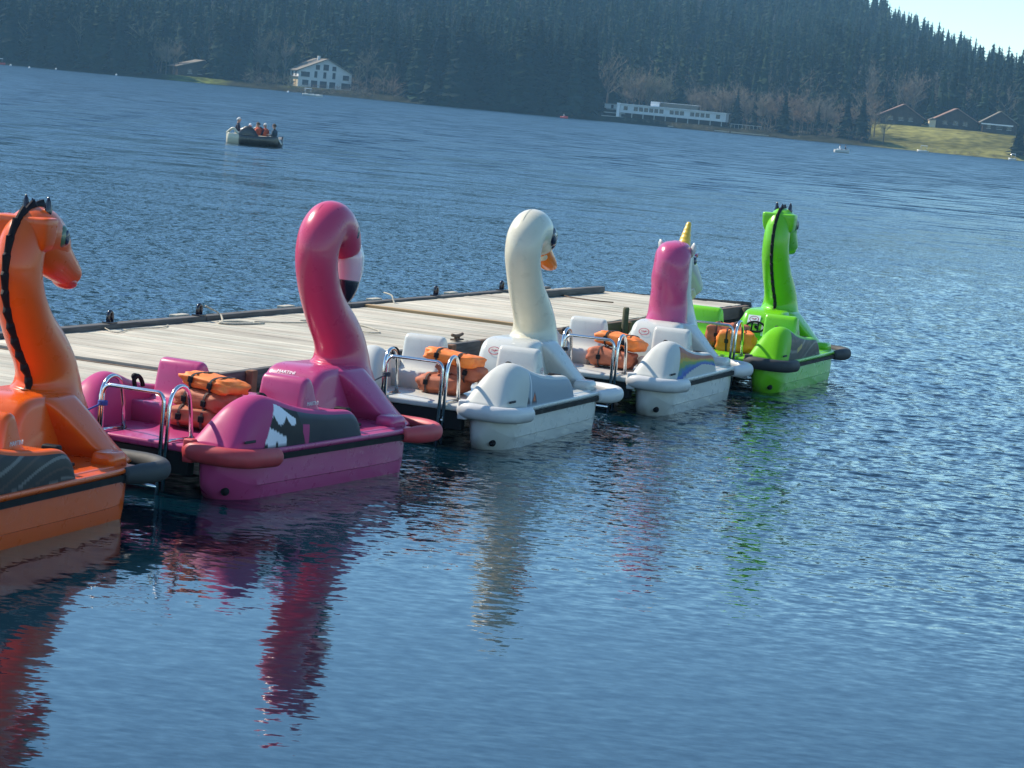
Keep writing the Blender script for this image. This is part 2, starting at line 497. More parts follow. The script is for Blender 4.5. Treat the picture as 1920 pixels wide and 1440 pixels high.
def fender_stern(side):
    pts = [(-.235, -.44, .36), (-.285, -.54, .36), (-.29, -.68, .355), (-.245, -.83, .35), (-.13, -.915, .345), (.03, -.935, .34), (.18, -.935, .335), (.30, -.932, .33)]
    P = smooth_path([(p[0], p[1] * side, p[2]) for p in pts], 6)
    m = len(P); r, r2 = [], []
    for i in range(m):
        k = 1.0
        if i >= m - 4: k = (0.97, .88, .68, .35)[i - (m - 4)]
        if i < 2: k = (.86, .97)[i]
        r.append(.060 * k); r2.append(.074 * k)
    P.append(P[-1] + np.array((.012, 0, 0))); r.append(.01); r2.append(.012)
    return MB().tube(P, r, 18, r2=r2, up=(0, 0, 1))

def fender_bow():
    half = [(2.38, -.875, .335), (2.52, -.915, .335), (2.70, -.945, .335), (2.86, -.93, .335), (2.98, -.85, .335), (3.06, -.70, .335), (3.10, -.48, .33), (3.125, -.2, .325)]
    pts = half + [(3.13, 0, .325)] + [(p[0], -p[1], p[2]) for p in reversed(half)]
    P = smooth_path(pts, 5); m = len(P)
    k = [min(1, .72 + .28 * min(i, m - 1 - i) / 6) for i in range(m)]
    return MB().tube(P, [.064 * a for a in k], 18, r2=[.075 * a for a in k], up=(0, 0, 1))

def ladder_mb():
    mb = MB(); r = .0165
    def arc(c, rad, a0, a1, plane, n=7):
        out = []
        for i in range(n + 1):
            a = math.radians(a0 + (a1 - a0) * i / n)
            u, w = rad * math.cos(a), rad * math.sin(a)
            out.append((c[0] + u, c[1], c[2] + w) if plane == 'xz' else (c[0], c[1] + u, c[2] + w))
        return out
    hoop = [(-.36, -.275, -.35), (-.36, -.275, .70)] + arc((-.36, -.205, .705), .07, 180, 90, 'yz') + arc((-.36, .205, .705), .07, 90, 0, 'yz') + [(-.36, .275, .70), (-.36, .275, -.35)]
    mb.tube(hoop, r, 10)
    for s_ in (-1, 1):
        y = s_ * .312
        mb.tube([(-.345, y, .02), (-.335, y, .68)] + arc((-.195, y, .69), .135, 175, 10, 'xz', 10) + [(-.03, y, .60), (0.0, y, .405)], r, 10)
        mb.tube([(-.35, y, .412), (.03, y, .412)], .013, 8)
        mb.rbox(-.03, .05, y - .03, y + .03, .392, .40, .003)
        mb.ball((-.37, y, .25), .013, 8, 6)
    for z in (.06, -.18): mb.tube([(-.36, -.275, z), (-.36, .275, z)], .018, 8)
    return mb

def steering_mb():
    mb = MB()
    c = Vector((1.845, 0.05, .62)); n = Vector((-1, 0, .25)).normalized(); u = Vector((0, 1, 0)); w = n.cross(u)
    mb.tube([c + u * (.12 * math.cos(a)) + w * (.065 * math.sin(a)) for a in [2 * PI * k / 24 for k in range(25)]], .014, 8)
    mb.tube([c - u * .03 + w * .06, c - u * .03 - w * .06], .011, 8); mb.tube([c + u * .05 + w * .06, c + u * .05 - w * .06], .011, 8)
    mb.tube([c, c - n * .08], .02, 8)
    return mb

def lever(side):
    mb = MB(); y = -.585 * side
    mb.tube(smooth_path([(.52, y, .66), (.50, y, .725), (.53, y, .75), (.58, y, .735), (.62, y, .69), (.63, y, .66)], 4), .018, 8)
    mb.ball((.505, y, .745), .03, 10, 6)
    return mb

def pedal_mb(side):
    mb = MB(); y = -.60 * side
    mb.rbox(1.765, 1.845, y - .065, y + .065, .38, .575, .018)
    mb.tube([(1.84, y - .03, .46), (1.92, y - .03, .46), (1.97, y - .03, .43)], .012, 8)
    mb.rbox(1.95, 2.03, y - .07, y + .01, .41, .435, .008)
    return mb

def ridge_mb(back, r=0.022, seed=1):
    """serrated fin following the back of a neck; back = (x, z, outward x, outward z)"""
    rnd = random.Random(seed); P = smooth_path([(b[0], b[1], b[2], b[3]) for b in back], 7); mb = MB()
    L = [0.0]
    for i in range(1, len(P)): L.append(L[-1] + math.hypot(P[i][0] - P[i - 1][0], P[i][1] - P[i - 1][1]))
    step = 0.125; rings = []
    m = int(L[-1] / step) * 6
    for i in range(m + 1):
        s_ = L[-1] * i / m; j = min(max(k for k in range(len(L)) if L[k] <= s_ + 1e-9), len(L) - 2)
        t = (s_ - L[j]) / (L[j + 1] - L[j]); q = P[j] * (1 - t) + P[j + 1] * t
        ph = (i % 6) / 6
        h = 0.022 + 0.050 * (1 - ph)                      # sawtooth
        w = 0.034 + 0.010 * (1 - ph)
        ox, oz = q[2], q[3]
        b = (q[0] - ox * .02, q[1] - oz * .02)
        e = (q[0] + ox * h, q[1] + oz * h)
        k2 = .55 if seed == 2 else .72; w *= k2; h *= .75; e = (q[0] + ox * h, q[1] + oz * h)
        rings.append([(b[0], w, b[1]), (b[0] + ox * .030, w * .9, b[1] + oz * .030), (e[0], w * .25, e[1]), (e[0], -w * .25, e[1]), (b[0] + ox * .030, -w * .9, b[1] + oz * .030), (b[0], -w, b[1])])
    mb.loft(rings, True, True, 0, False)
    return mb

def eye_parts(root, c, r, side, mat, spread=(1, .35, 1.3)):
    mb = MB(); mb.ball(c, (r * spread[0], r * spread[1], r * spread[2]), 14, 8); return mb.build("eye", mat, root)

def head_flamingo(root, mat):
    rows = NECK_LOW + [(2.225, 1.66, .178, .186), (2.21, 1.80, .182, .192), (2.25, 1.93, .186, .198), (2.345, 2.025, .182, .19), (2.47, 2.02, .174, .185), (2.59, 1.95, .158, .172), (2.67, 1.86, .138, .155), (2.715, 1.79, .115, .135), (2.725, 1.765, .09, .11)]
    nk = neck_mb(rows).build("neck", mat, root)
    # moulded seam along the crown
    seam = smooth_path([(2.022, .004, 1.75), (2.03, .004, 1.88), (2.10, .004, 2.05), (2.22, .004, 2.175), (2.36, .004, 2.214)], 5)
    MB().tube(seam, .002, 6).build("seam", mat, nk)
    # beak: pale pink then black tip, hanging down from the face
    rows = [(2.735, 1.85, .085, .10), (2.755, 1.76, .108, .132), (2.77, 1.68, .112, .136), (2.775, 1.60, .108, .13), (2.77, 1.535, .10, .12)]
    bk = neck_mb(rows, 24).build("beak", M['beak_pink'], root)
    rows = [(2.77, 1.537, .101, .121), (2.765, 1.48, .092, .108), (2.755, 1.42, .075, .085), (2.742, 1.37, .052, .056), (2.735, 1.345, .022, .025)]
    neck_mb(rows, 24).build("beak_tip", M['black_gloss'], bk)
    rows = [(2.83, 1.83, .07, .07), (2.855, 1.74, .088, .075), (2.868, 1.62, .086, .06), (2.84, 1.52, .072, .045)]
    neck_mb(rows, 20).build("beak_ridge", M['beak_white'], bk)
    for s_ in (-1, 1): eye_parts(root, (2.61, s_ * .142, 1.96), .045, s_, M['eye'])

def head_swan(root, mat):
    rows = NECK_LOW + [(2.225, 1.64, .180, .188), (2.215, 1.74, .184, .196), (2.25, 1.85, .187, .204), (2.36, 1.925, .186, .205), (2.50, 1.925, .182, .20), (2.62, 1.86, .168, .188), (2.69, 1.79, .148, .165), (2.73, 1.735, .12, .13), (2.745, 1.71, .08, .09)]
    nk = neck_mb(rows).build("neck", mat, root)
    seam = smooth_path([(2.018, .004, 1.78), (2.06, .004, 1.92), (2.16, .004, 2.05), (2.30, .004, 2.125), (2.40, .004, 2.132)], 5)
    MB().tube(seam, .002, 6).build("seam", mat, nk)
    # bill pointing forward and down: cream underside at the root, orange spoon
    rows = [(2.70, 1.76, .10, .09), (2.79, 1.69, .10, .095), (2.88, 1.63, .105, .085), (2.96, 1.575, .105, .065), (3.02, 1.54, .09, .048), (3.055, 1.52, .05, .03)]
    bl = neck_mb(rows, 22).build("bill", M['bill'], root)
    rows = [(2.71, 1.70, .08, .045), (2.75, 1.655, .078, .05), (2.775, 1.63, .06, .038), (2.785, 1.622, .03, .02)]
    neck_mb(rows, 18).build("bill_underside", M['cream'], bl)
    for s_ in (-1, 1):
        mb = MB()
        mb.ball((2.625, s_ * .155, 1.87), (.085, .04, .105), 16, 10, rot=Matrix.Rotation(math.radians(-35), 3, 'Y'))
        mb.ball((2.70, s_ * .118, 1.80), (.07, .045, .07), 14, 8)
        ey = mb.build("eye_patch", M['eye'], root)
        MB().ball((2.60, s_ * .188, 1.895), (.016, .01, .02), 8, 6).build("pupil", M['beak_white'], ey)

def head_dragon(root, mat, seed):
    rows = NECK_LOW + [(2.24, 1.66, .170, .180), (2.245, 1.78, .166, .182), (2.285, 1.89, .162, .185), (2.37, 1.955, .166, .188), (2.50, 1.955, .174, .188), (2.63, 1.89, .160, .172), (2.71, 1.82, .135, .145), (2.74, 1.79, .095, .10)]
    rows0 = rows[:-3]
    nk = neck_mb(rows).build("neck", mat, root)
    # square brow block across the head, narrower towards the bottom
    mb = MB(); rr = []
    for z, hx, hy in ((1.83, .04, .14), (1.86, .07, .185), (1.90, .085, .20), (1.96, .095, .21), (2.03, .10, .216), (2.066, .10, .216), (2.078, .095, .211), (2.083, .08, .195)):
        rr.append(ring_se(2.30 + .02 * (2.07 - z), hx, hx, hy, z, 36, 7, 7))
    mb.loft(rr, True, True); mb.build("brow", mat, root)
    # snout
    rows = [(2.44, 1.93, .148, .17), (2.55, 1.875, .152, .182), (2.66, 1.815, .146, .176), (2.76, 1.758, .134, .152), (2.85, 1.708, .122, .128), (2.925, 1.668, .113, .110), (2.98, 1.64, .102, .094), (3.005, 1.625, .070, .062)]
    sn = neck_mb(rows, 26).build("snout", mat, root)
    mb = MB(); mb.ball((2.92, 0, 1.595), (.085, .098, .052), 20, 10, rot=Matrix.Rotation(math.radians(25), 3, 'Y'))
    mb.build("mouth", M['mouth'] if seed == 1 else mat, sn)
    for s_ in (-1, 1):
        mb = MB(); mb.ball((2.95, s_ * .058, 1.735), (.032, .026, .026), 10, 6); mb.build("nostril", mat, sn)
    for s_ in (-1, 1):
        mb = MB(); mb.ball((2.565, s_ * .142, 1.945), (.085, .042, .085), 16, 10); ey = mb.build("eye", M['eye_green'], root)
        MB().ball((2.585, s_ * .178, 1.94), (.036, .012, .056), 10, 8).build("pupil", M['eye'], ey)
        mb = MB(); mb.tube([(2.43, s_ * .085, 2.06), (2.44, s_ * .088, 2.13), (2.435, s_ * .09, 2.19), (2.43, s_ * .09, 2.225)], [.034, .03, .02, .005], 10)
        mb.build("horn", M['black_gloss'], root)
    # serrated black fin down the back of the head and neck
    P = smooth_path([r for r in rows0 if r[1] < 2.0 or r[0] < 2.40], 4); back = []
    for i in range(len(P)):
        u, w = P[max(i - 1, 0)], P[min(i + 1, len(P) - 1)]
        t = np.array((w[0] - u[0], w[1] - u[1])); t /= np.linalg.norm(t); n_ = np.array((-t[1], t[0]))
        if P[i][1] > .795: back.append((P[i][0] + n_[0] * P[i][3], P[i][1] + n_[1] * P[i][3], n_[0], n_[1]))
    back = back[::-3]
    ridge_mb(back, seed=seed).build("serrated_ridge", M['ridge'], root)
    mb = MB(); mb.tube([(2.40, 0, 2.12), (2.385, 0, 2.17), (2.36, 0, 2.205)], [.03, .02, .004], 8); mb.build("crest_spike", M['black_gloss'], root)
    mb = MB(); mb.tube([(2.52, 0, 2.10), (2.51, 0, 2.14), (2.495, 0, 2.165)], [.025, .016, .004], 8)
    mb.build("crest_spike", M['black_gloss'], root)


def head_unicorn(root):
    white = M['white']
    rows = [(2.74, .70, .30, .44), (2.74, .80, .27, .40), (2.73, .90, .235, .32), (2.70, 1.0, .215, .275), (2.66, 1.12, .20, .25), (2.63, 1.25, .195, .235), (2.63, 1.38, .19, .23), (2.66, 1.50, .18, .21), (2.70, 1.60, .165, .18), (2.74, 1.67, .13, .14), (2.76, 1.70, .07, .08)]
    neck_mb(rows).build("neck", white, root)
    rows = [(2.62, 1.58, .16, .14), (2.76, 1.53, .165, .165), (2.92, 1.44, .168, .17), (3.09, 1.34, .165, .155), (3.23, 1.25, .162, .14), (3.32, 1.18, .15, .12), (3.36, 1.15, .09, .07)]
    neck_mb(rows, 26).build("head", white, root)
    mb = MB(); rows = [(3.11, 1.19, .11, .06), (3.20, 1.12, .11, .055), (3.27, 1.085, .09, .045), (3.30, 1.08, .04, .02)]
    neck_mb(rows, 18).build("chin", M['cream'], root)
    # wavy mane wrapped round the back of head and neck
    mb = MB(); rings = []
    tab = [(.76, 2.44, .27, .20), (.86, 2.46, .245, .19), (1.0, 2.47, .225, .19), (1.15, 2.45, .217, .19), (1.30, 2.43, .215, .195), (1.42, 2.43, .212, .20), (1.54, 2.45, .208, .21), (1.64, 2.49, .195, .21), (1.71, 2.53, .16, .19), (1.745, 2.56, .11, .13), (1.76, 2.57, .04, .05)]
    n = 44
    for i in range(48):
        z = .76 + (1.0) * i / 47
        cx, w, d = lerp_table(tab, z); ring = []
        for k in range(n):
            a = 2 * PI * k / n; c, s_ = math.cos(a), math.sin(a)
            wv = 1 + .018 * math.sin(z * 21 + 2.2 * math.sin(a * 2)) * (1 if c < .4 else .3)
            ring.append((cx + (d * 1.15 if c < 0 else d) * c * wv, w * s_ * wv, z))
        rings.append(ring)
    mb.loft(rings, True, True); mb.build("mane", M['mane'], root)
    mb = MB(); MBh = [(2.84, 0, 1.66), (2.99, 0, 1.97)]
    P = []; R = []
    for i in range(33):
        t = i / 32; P.append((2.84 + .15 * t, 0, 1.64 + .325 * t)); R.append((.082 * (1 - t) + .026 * t) * (1 + .10 * abs(math.sin(t * PI * 6.0))))
    P.append((2.993, 0, 1.975)); R.append(.006)
    mb.tube(P, R, 18); mb.build("horn", M['gold'], root)
    for s_ in (-1, 1):
        mb = MB(); mb.tube([(2.60, s_ * .155, 1.60), (2.60, s_ * .19, 1.66), (2.59, s_ * .205, 1.72), (2.585, s_ * .205, 1.755)], [.05, .055, .04, .008], 12, r2=[.03, .032, .024, .006])
        mb.build("ear", white, root)
        mb = MB(); mb.ball((2.84, s_ * .155, 1.53), (.06, .03, .05), 14, 8); mb.build("eye", M['eye'], root)
        mb = MB(); mb.tube(smooth_path([(2.80, s_ * .172, 1.60), (2.86, s_ * .172, 1.61), (2.93, s_ * .155, 1.58)], 4), .013, 8); mb.build("eyebrow", M['mane'], root)

def make_boat(key, base, fender, head, label, sticker):
    b = BOATS[key]
    root = empty("pedal_boat", (b[0], b[1], 0), math.radians(90 - b[2]))
    tag(root, label, "pedal boat", "animal-headed pedal boats moored along the jetty")
    bm = {'orange': M['orange'], 'flamingo': M['pink'], 'swan': M['white'], 'unicorn': M['white'], 'green': M['green']}[key]
    for s_ in (1, -1):
        h = hull_mb(s_).build("hull", bm, root, sharp=38)
        MB().ball((-.150, -.745 * s_, .075), (.034, .034, .034), 12, 8).build("drain_plug", M['black'], h)
        wg = wing_mb(s_, base, key).build("side_fairing", M['decal'], root, colattr=True)
        mb = MB(); mb.rbox(-.12, .03, -.868 * s_ - .006, -.868 * s_ + .006, .452, .472, .004); mb.build("vent_slot", M['strap'], wg)
        lever(s_).build("lever", M['black'], wg)
        mb = MB(); extrude_profile(mb, SEAT, min(-.70 * s_, -.285 * s_), max(-.70 * s_, -.285 * s_), .04)
        mb.build("seat", bm, root)
        mb = fender_stern(s_); sf = mb.build("stern_fender", fender, root)
        mb = MB(); mb.rbox(-.262, -.16, -.455 * s_ - .02, -.455 * s_ + .02, .28, .445, .012); mb.rbox(-.30, -.225, -.475 * s_ - .045, -.475 * s_ + .045, .27, .45, .015)
        bk = mb.build("fender_bracket", fender, sf)
        MB().ball((-.302, -.475 * s_, .345), (.012, .02, .02), 10, 6).build("bolt", M['steel'] if fender is M['rubber'] else M['black'], bk)
        mb = MB(); mb.box(.30, 2.56, -.890 * s_ - .004, -.890 * s_ + .004, .298, .345); mb.build("rub_strip", M['black'], root)
        pedal_mb(s_).build("pedals", M['black'], root)
        # bevelled step beside the bow
        mb = MB(); rr = [ring_se(2.47, .13, .13, .10, .38, 24, 5, 5), ring_se(2.47, .12, .12, .09, .455, 24, 5, 5), ring_se(2.47, .10, .10, .07, .475, 24, 5, 5)]
        mb.loft([[(p[0], p[1] - .70 * s_, p[2]) for p in r] for r in rr], True, True); mb.build("bow_step", bm, root)
    mb = MB(); mb.rbox(-.28, 2.60, -.80, .80, .335, .395, .02); mb.rbox(.16, 2.60, -.886, .886, .350, .386, .012)
    mb.build("deck", bm, root)
    for xb in (-.255, 2.35):
        mb = MB(); mb.rbox(xb, xb + .10, -.46, .46, .16, .334, .01); mb.build("cross_beam", M['black'], root)
    mb = MB(); extrude_profile(mb, CONSOLE, -.275, .275, .075); co = mb.build("console", bm, root)
    if key == 'green': steering_mb().build("steering_handle", M['black'], co)
    chest_mb().build("bow_fairing", bm, root, sharp=None)
    fender_bow().build("bow_fender", fender, root)
    ladder_mb().build("boarding_ladder", M['steel'], root)
    if head == 'flamingo': head_flamingo(root, M['pink_neck'])
    elif head == 'swan': head_swan(root, M['cream'])
    elif head == 'unicorn': head_unicorn(root)
    else: head_dragon(root, bm, 1 if key == 'orange' else 2)
    n_face = (-.86, 0, .5)
    if sticker == 'text':
        for (o_, x_, z_, sz) in (((1.968, .06, .772), (0, -1, 0), (-.72, 0, .69), .045), ((1.13, -.704, .66), (1, 0, 0), (0, -1, 0), .045)):
            me = text_mesh("MARTINI", sz, .001); t = link_mesh("lettering", me, M['sticker'], root); place_flat(t, o_, x_, z_)
    else:
        round_logo(root, (1.925, .10, .71), (0, -1, 0), (-.90, 0, .42), .055, key == 'green')
        round_logo(root, (1.13, -.7035, .66), (1, 0, 0), (0, -1, 0), .035)
        if key == 'green':
            mb = MB(); mb.box(-.10, .10, -.07, .07, -.001, .0015); o = mb.build("notice_sticker", M['sticker'], root); place_flat(o, (1.868, -.12, .58), (0, -1, 0), (-.97, 0, .25))
    return root

make_boat('orange', (0.70, 0.098, 0.006), M['rubber'], 'dragon', "glossy orange dragon-headed pedal boat with a black serrated ridge and black fenders", 'text')
make_boat('flamingo', (0.44, 0.054, 0.165), M['red_fender'], 'flamingo', "pink flamingo-necked pedal boat with red fenders and a black-tipped hanging beak", 'text')
make_boat('swan', (0.53, 0.525, 0.48), M['white_fender'], 'swan', "white swan pedal boat with an orange bill and a plain grey side panel", 'logo')
make_boat('unicorn', (0.53, 0.525, 0.48), M['white_fender'], 'unicorn', "white unicorn pedal boat with pink mane, yellow horn and rainbow side panel", 'logo')
make_boat('green', (0.155, 0.50, 0.010), M['rubber'], 'dragon', "lime green dragon-headed pedal boat with two black horns and black fenders", 'logo')

# ------------------------------------------------------------------ life jackets in the boats
def life_jacket(label, b, p, size, rz, tilt, bright, seed, group):
    w = rot_pt(b, p)
    o = empty("life_jacket", w, math.radians(90 - b[2] + rz)); o.rotation_euler = (math.radians(tilt[0]), math.radians(tilt[1]), math.radians(90 - b[2] + rz))
    tag(o, label, "life jacket", group)
    hx, hy, hz = size; rings = []; nu, nv = 40, 18
    def sup(a, n=6.5): return math.copysign(abs(a) ** (2 / n), a)
    def surf(u, v, k=1.0):
        a, c = 2 * PI * u, -PI / 2 + PI * v
        q = Vector((sup(math.cos(a)) * sup(math.cos(c), 3.8), sup(math.sin(a)) * sup(math.cos(c), 3.8), sup(math.sin(c), 3.0)))
        n = mnoise.noise(q * 2.3 + Vector((seed * 3.1, 0, 0))) * .17 + mnoise.noise(q * 6 + Vector((0, seed * 2.7, 0))) * .05
        f = k * (1 + n)
        groove = 1 - .10 * math.exp(-((q.y * hy) / .018) ** 2) - .07 * math.exp(-((abs(q.x * hx) - hx * .52) / .014) ** 2)
        return Vector((q.x * hx * f, q.y * hy * f, q.z * hz * f * groove + .010 * math.sin(q.y * 2 + seed)))
    mb = MB()
    for i in range(1, nv): rings.append([surf(k / nu, i / nv) for k in range(nu)])
    mb.loft(rings, True, True); mb.build("vest", M['jacket_bright'] if bright else M['jacket_shaded'], o)
    for ys in (.42, -.40):
        rr = []
        for k in range(33):
            a = 2 * PI * k / 32
            pp = Vector((sup(math.cos(a), 4.0) * hx * 1.03, ys * hy, sup(math.sin(a), 3.2) * hz * 1.05 + .010 * math.sin(ys * 2 + seed)))
            n_ = Vector((pp.x, 0, pp.z)).normalized() * .006
            rr.append([pp + Vector((0, -.010, 0)), pp + Vector((0, .010, 0)), pp + n_ + Vector((0, .010, 0)), pp + n_ + Vector((0, -.010, 0))])
        mb = MB(); mb.loft(rr, False, False, 0, False); st = mb.build("strap", M['strap' if bright else 'strap_brown'], o)
        mb = MB(); mb.rbox(-hx * 1.09, -hx * 1.02, ys * hy - .024, ys * hy + .024, -.02, .03, .006); mb.build("buckle", M['black'], st)
    return o

G = "life jackets stacked in the pedal boats"
bF, bS, bU, bG = BOATS['flamingo'], BOATS['swan'], BOATS['unicorn'], BOATS['green']
life_jacket("shade-toned orange life jacket at the bottom of the flamingo boat's stack", bF, (.62, .0, .485), (.22, .24, .092), 8, (0, 3), False, 1, G)
life_jacket("shade-toned orange life jacket in the middle of the flamingo boat's stack", bF, (.66, -.04, .635), (.20, .24, .085), -6, (4, -3), False, 2, G)
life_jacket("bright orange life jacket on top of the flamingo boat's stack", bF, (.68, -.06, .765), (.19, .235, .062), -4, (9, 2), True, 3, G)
life_jacket("shade-toned orange life jacket at the bottom of the swan boat's stack", bS, (.48, .03, .49), (.21, .22, .098), -4, (0, 2), False, 4, G)
life_jacket("shade-toned orange life jacket in the middle of the swan boat's stack", bS, (.62, -.08, .62), (.20, .22, .085), 6, (8, 2), False, 5, G)
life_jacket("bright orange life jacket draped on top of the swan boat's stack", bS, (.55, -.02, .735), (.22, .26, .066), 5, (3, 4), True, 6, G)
life_jacket("shade-toned brownish orange life jacket under the bright one in the unicorn boat", bU, (.50, .0, .50), (.22, .25, .105), 3, (0, 3), False, 7, G)
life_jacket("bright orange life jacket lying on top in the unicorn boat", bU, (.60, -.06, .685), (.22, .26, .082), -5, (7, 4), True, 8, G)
life_jacket("shade-toned dark orange life jacket at the back of the green boat's stack", bG, (.60, .06, .57), (.17, .26, .16), 5, (0, 0), False, 9, G)
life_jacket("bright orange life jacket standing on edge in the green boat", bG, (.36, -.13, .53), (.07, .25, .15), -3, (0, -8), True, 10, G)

# ================================================================== water


def build_water():
    r = [7.5]
    while r[-1] < 1100:
        q = r[-1]
        r.append(q + max(0.026, 0.026 * (q / 20.0) ** 1.35 if q < 120 else 0.34 * (q / 120.0) ** 1.9))
    r = np.array(r)
    dense = np.linspace(-math.radians(15.5), math.radians(14.5), 540)
    left = -math.radians(15.5) - np.cumsum(np.linspace(.004, .06, 30)); right = math.radians(14.5) + np.cumsum(np.linspace(.004, .06, 30))
    th = np.concatenate([left[::-1], dense, right])
    R, T = np.meshgrid(r, th, indexing='ij')
    X, Y = R * np.sin(T), R * np.cos(T)
    dr = np.gradient(r)[:, None]
    Z = np.zeros_like(X)
    rough = 0.04 + 0.96 * smooth01(16.5, 33.0, R + 0.40 * X + 0.8 * np.sin(X * .9 + Y * .5)) * smooth01(-14, -4, X + 0.38 * (R - 20) * 0 + R * 0.0 + 6)
    patch = 0.75 + 0.25 * np.sin(X * .11 + 1.3 * np.sin(Y * .07)) * np.sin(Y * .045 + .5 * np.sin(X * .13))
    amp = rough * patch
    rng = np.random.default_rng(5)
    lam = 0.105 * (6.5 ** rng.random(60))
    for L in lam:
        ang = math.radians(-75) + rng.normal(0, 0.62)          # direction the wave travels, from +X
        k = 2 * PI / L
        slope = 0.026 * (L / .15) ** -.32
        fade = np.clip((L / dr - 2.5) / 3.0, 0, 1)
        ph = rng.random() * 2 * PI
        ARG = k * (X * math.cos(ang) + Y * math.sin(ang)) + ph + 0.8 * np.sin(.35 * X + .21 * Y + ph * 3)
        Z += fade * (slope / k) * np.sin(ARG)
    Z *= amp
    nr, nt_ = Z.shape
    co = np.stack([X, Y, Z], -1).reshape(-1, 3).astype(np.float32)
    i = np.arange(nr * nt_).reshape(nr, nt_)
    q = np.stack([i[:-1, :-1], i[:-1, 1:], i[1:, 1:], i[1:, :-1]], -1).reshape(-1, 4).astype(np.int32)[:, ::-1]
    me = bpy.data.meshes.new("water")
    me.vertices.add(len(co)); me.vertices.foreach_set("co", co.ravel())
    me.loops.add(q.size); me.loops.foreach_set("vertex_index", q.ravel())
    me.polygons.add(len(q)); me.polygons.foreach_set("loop_start", np.arange(0, q.size, 4, dtype=np.int32)); me.polygons.foreach_set("loop_total", np.full(len(q), 4, np.int32))
    me.polygons.foreach_set("use_smooth", np.ones(len(q), bool))
    me.update()
    m, nt, b = new_mat("lake_water")
    N, L_ = nt.nodes, nt.links
    b.inputs["Base Color"].default_value = (0.001, 0.012, 0.022, 1)
    b.inputs["IOR"].default_value = 1.40
    geo = N.new("ShaderNodeNewGeometry")
    ln = N.new("ShaderNodeVectorMath"); ln.operation = 'LENGTH'; L_.new(geo.outputs["Position"], ln.inputs[0])
    sep = N.new("ShaderNodeSeparateXYZ"); L_.new(geo.outputs["Position"], sep.inputs[0])
    # ripple strength grows from the sheltered water by the jetty to the open lake
    ma = N.new("ShaderNodeMath"); ma.operation = 'MULTIPLY_ADD'; ma.inputs[1].default_value = 0.40
    L_.new(sep.outputs[0], ma.inputs[0]); L_.new(ln.outputs["Value"], ma.inputs[2])
    s1 = N.new("ShaderNodeMapRange"); s1.interpolation_type = 'SMOOTHSTEP'
    s1.inputs[1].default_value, s1.inputs[2].default_value, s1.inputs[3].default_value, s1.inputs[4].default_value = 15.0, 27.0, WATER_CALM, WATER_OPEN
    L_.new(ma.outputs[0], s1.inputs[0])
    s2 = N.new("ShaderNodeMapRange"); s2.inputs[1].default_value, s2.inputs[2].default_value, s2.inputs[3].default_value, s2.inputs[4].default_value = 50, 160, 0, WATER_FAR
    L_.new(ln.outputs["Value"], s2.inputs[0])
    def slopes(scale, mapping, detail):
        mp = N.new("ShaderNodeMapping"); mp.inputs["Scale"].default_value = mapping; mp.inputs["Rotation"].default_value = (0, 0, math.radians(12))
        L_.new(geo.outputs["Position"], mp.inputs[0])
        nz = N.new("ShaderNodeTexNoise"); nz.inputs["Scale"].default_value = scale; nz.inputs["Detail"].default_value = detail; nz.inputs["Roughness"].default_value = .55
        L_.new(mp.outputs[0], nz.inputs["Vector"])
        sb = N.new("ShaderNodeVectorMath"); sb.operation = 'SUBTRACT'; sb.inputs[1].default_value = (.5, .5, .5); L_.new(nz.outputs["Color"], sb.inputs[0])
        return sb
    a_, b_ = slopes(15.0, (0.55, 1, 1), 3), slopes(0.8, (0.5, 1, 1), 4)
    va = N.new("ShaderNodeVectorMath"); va.operation = 'SCALE'; L_.new(a_.outputs[0], va.inputs[0]); L_.new(s1.outputs[0], va.inputs["Scale"])
    vb = N.new("ShaderNodeVectorMath"); vb.operation = 'SCALE'; L_.new(b_.outputs[0], vb.inputs[0]); mpg = N.new("ShaderNodeMapping"); mpg.inputs["Scale"].default_value = (.09, .022, 1); mpg.inputs["Rotation"].default_value = (0, 0, math.radians(8)); L_.new(geo.outputs["Position"], mpg.inputs[0])
    ng = N.new("ShaderNodeTexNoise"); ng.inputs["Scale"].default_value = 1.0; ng.inputs["Detail"].default_value = 5; ng.inputs["Roughness"].default_value = .7; L_.new(mpg.outputs[0], ng.inputs["Vector"])
    gm = N.new("ShaderNodeMapRange"); gm.inputs[1].default_value, gm.inputs[2].default_value, gm.inputs[3].default_value, gm.inputs[4].default_value = .32, .68, .35, 1.6; L_.new(ng.outputs[0], gm.inputs[0])
    gs = N.new("ShaderNodeMath"); gs.operation = 'MULTIPLY'; L_.new(gm.outputs[0], gs.inputs[0]); L_.new(s2.outputs[0], gs.inputs[1]); L_.new(gs.outputs[0], vb.inputs["Scale"])
    ad = N.new("ShaderNodeVectorMath"); ad.operation = 'ADD'; L_.new(va.outputs[0], ad.inputs[0]); L_.new(vb.outputs[0], ad.inputs[1])
    # facets that lean towards the shore the camera stands on are the ones seen at grazing angles
    s3 = N.new("ShaderNodeMapRange"); s3.inputs[1].default_value, s3.inputs[2].default_value, s3.inputs[3].default_value, s3.inputs[4].default_value = 30, 220, 0, 0.12
    L_.new(ln.outputs["Value"], s3.inputs[0])
    vl = N.new("ShaderNodeVectorMath"); vl.operation = 'SCALE'; vl.inputs[0].default_value = (0, -1, 0); L_.new(s3.outputs[0], vl.inputs["Scale"])
    ad0 = N.new("ShaderNodeVectorMath"); ad0.operation = 'ADD'; L_.new(ad.outputs[0], ad0.inputs[0]); L_.new(vl.outputs[0], ad0.inputs[1]); ad = ad0
    fl = N.new("ShaderNodeVectorMath"); fl.operation = 'MULTIPLY'; fl.inputs[1].default_value = (1, 1, 0); L_.new(ad.outputs[0], fl.inputs[0])
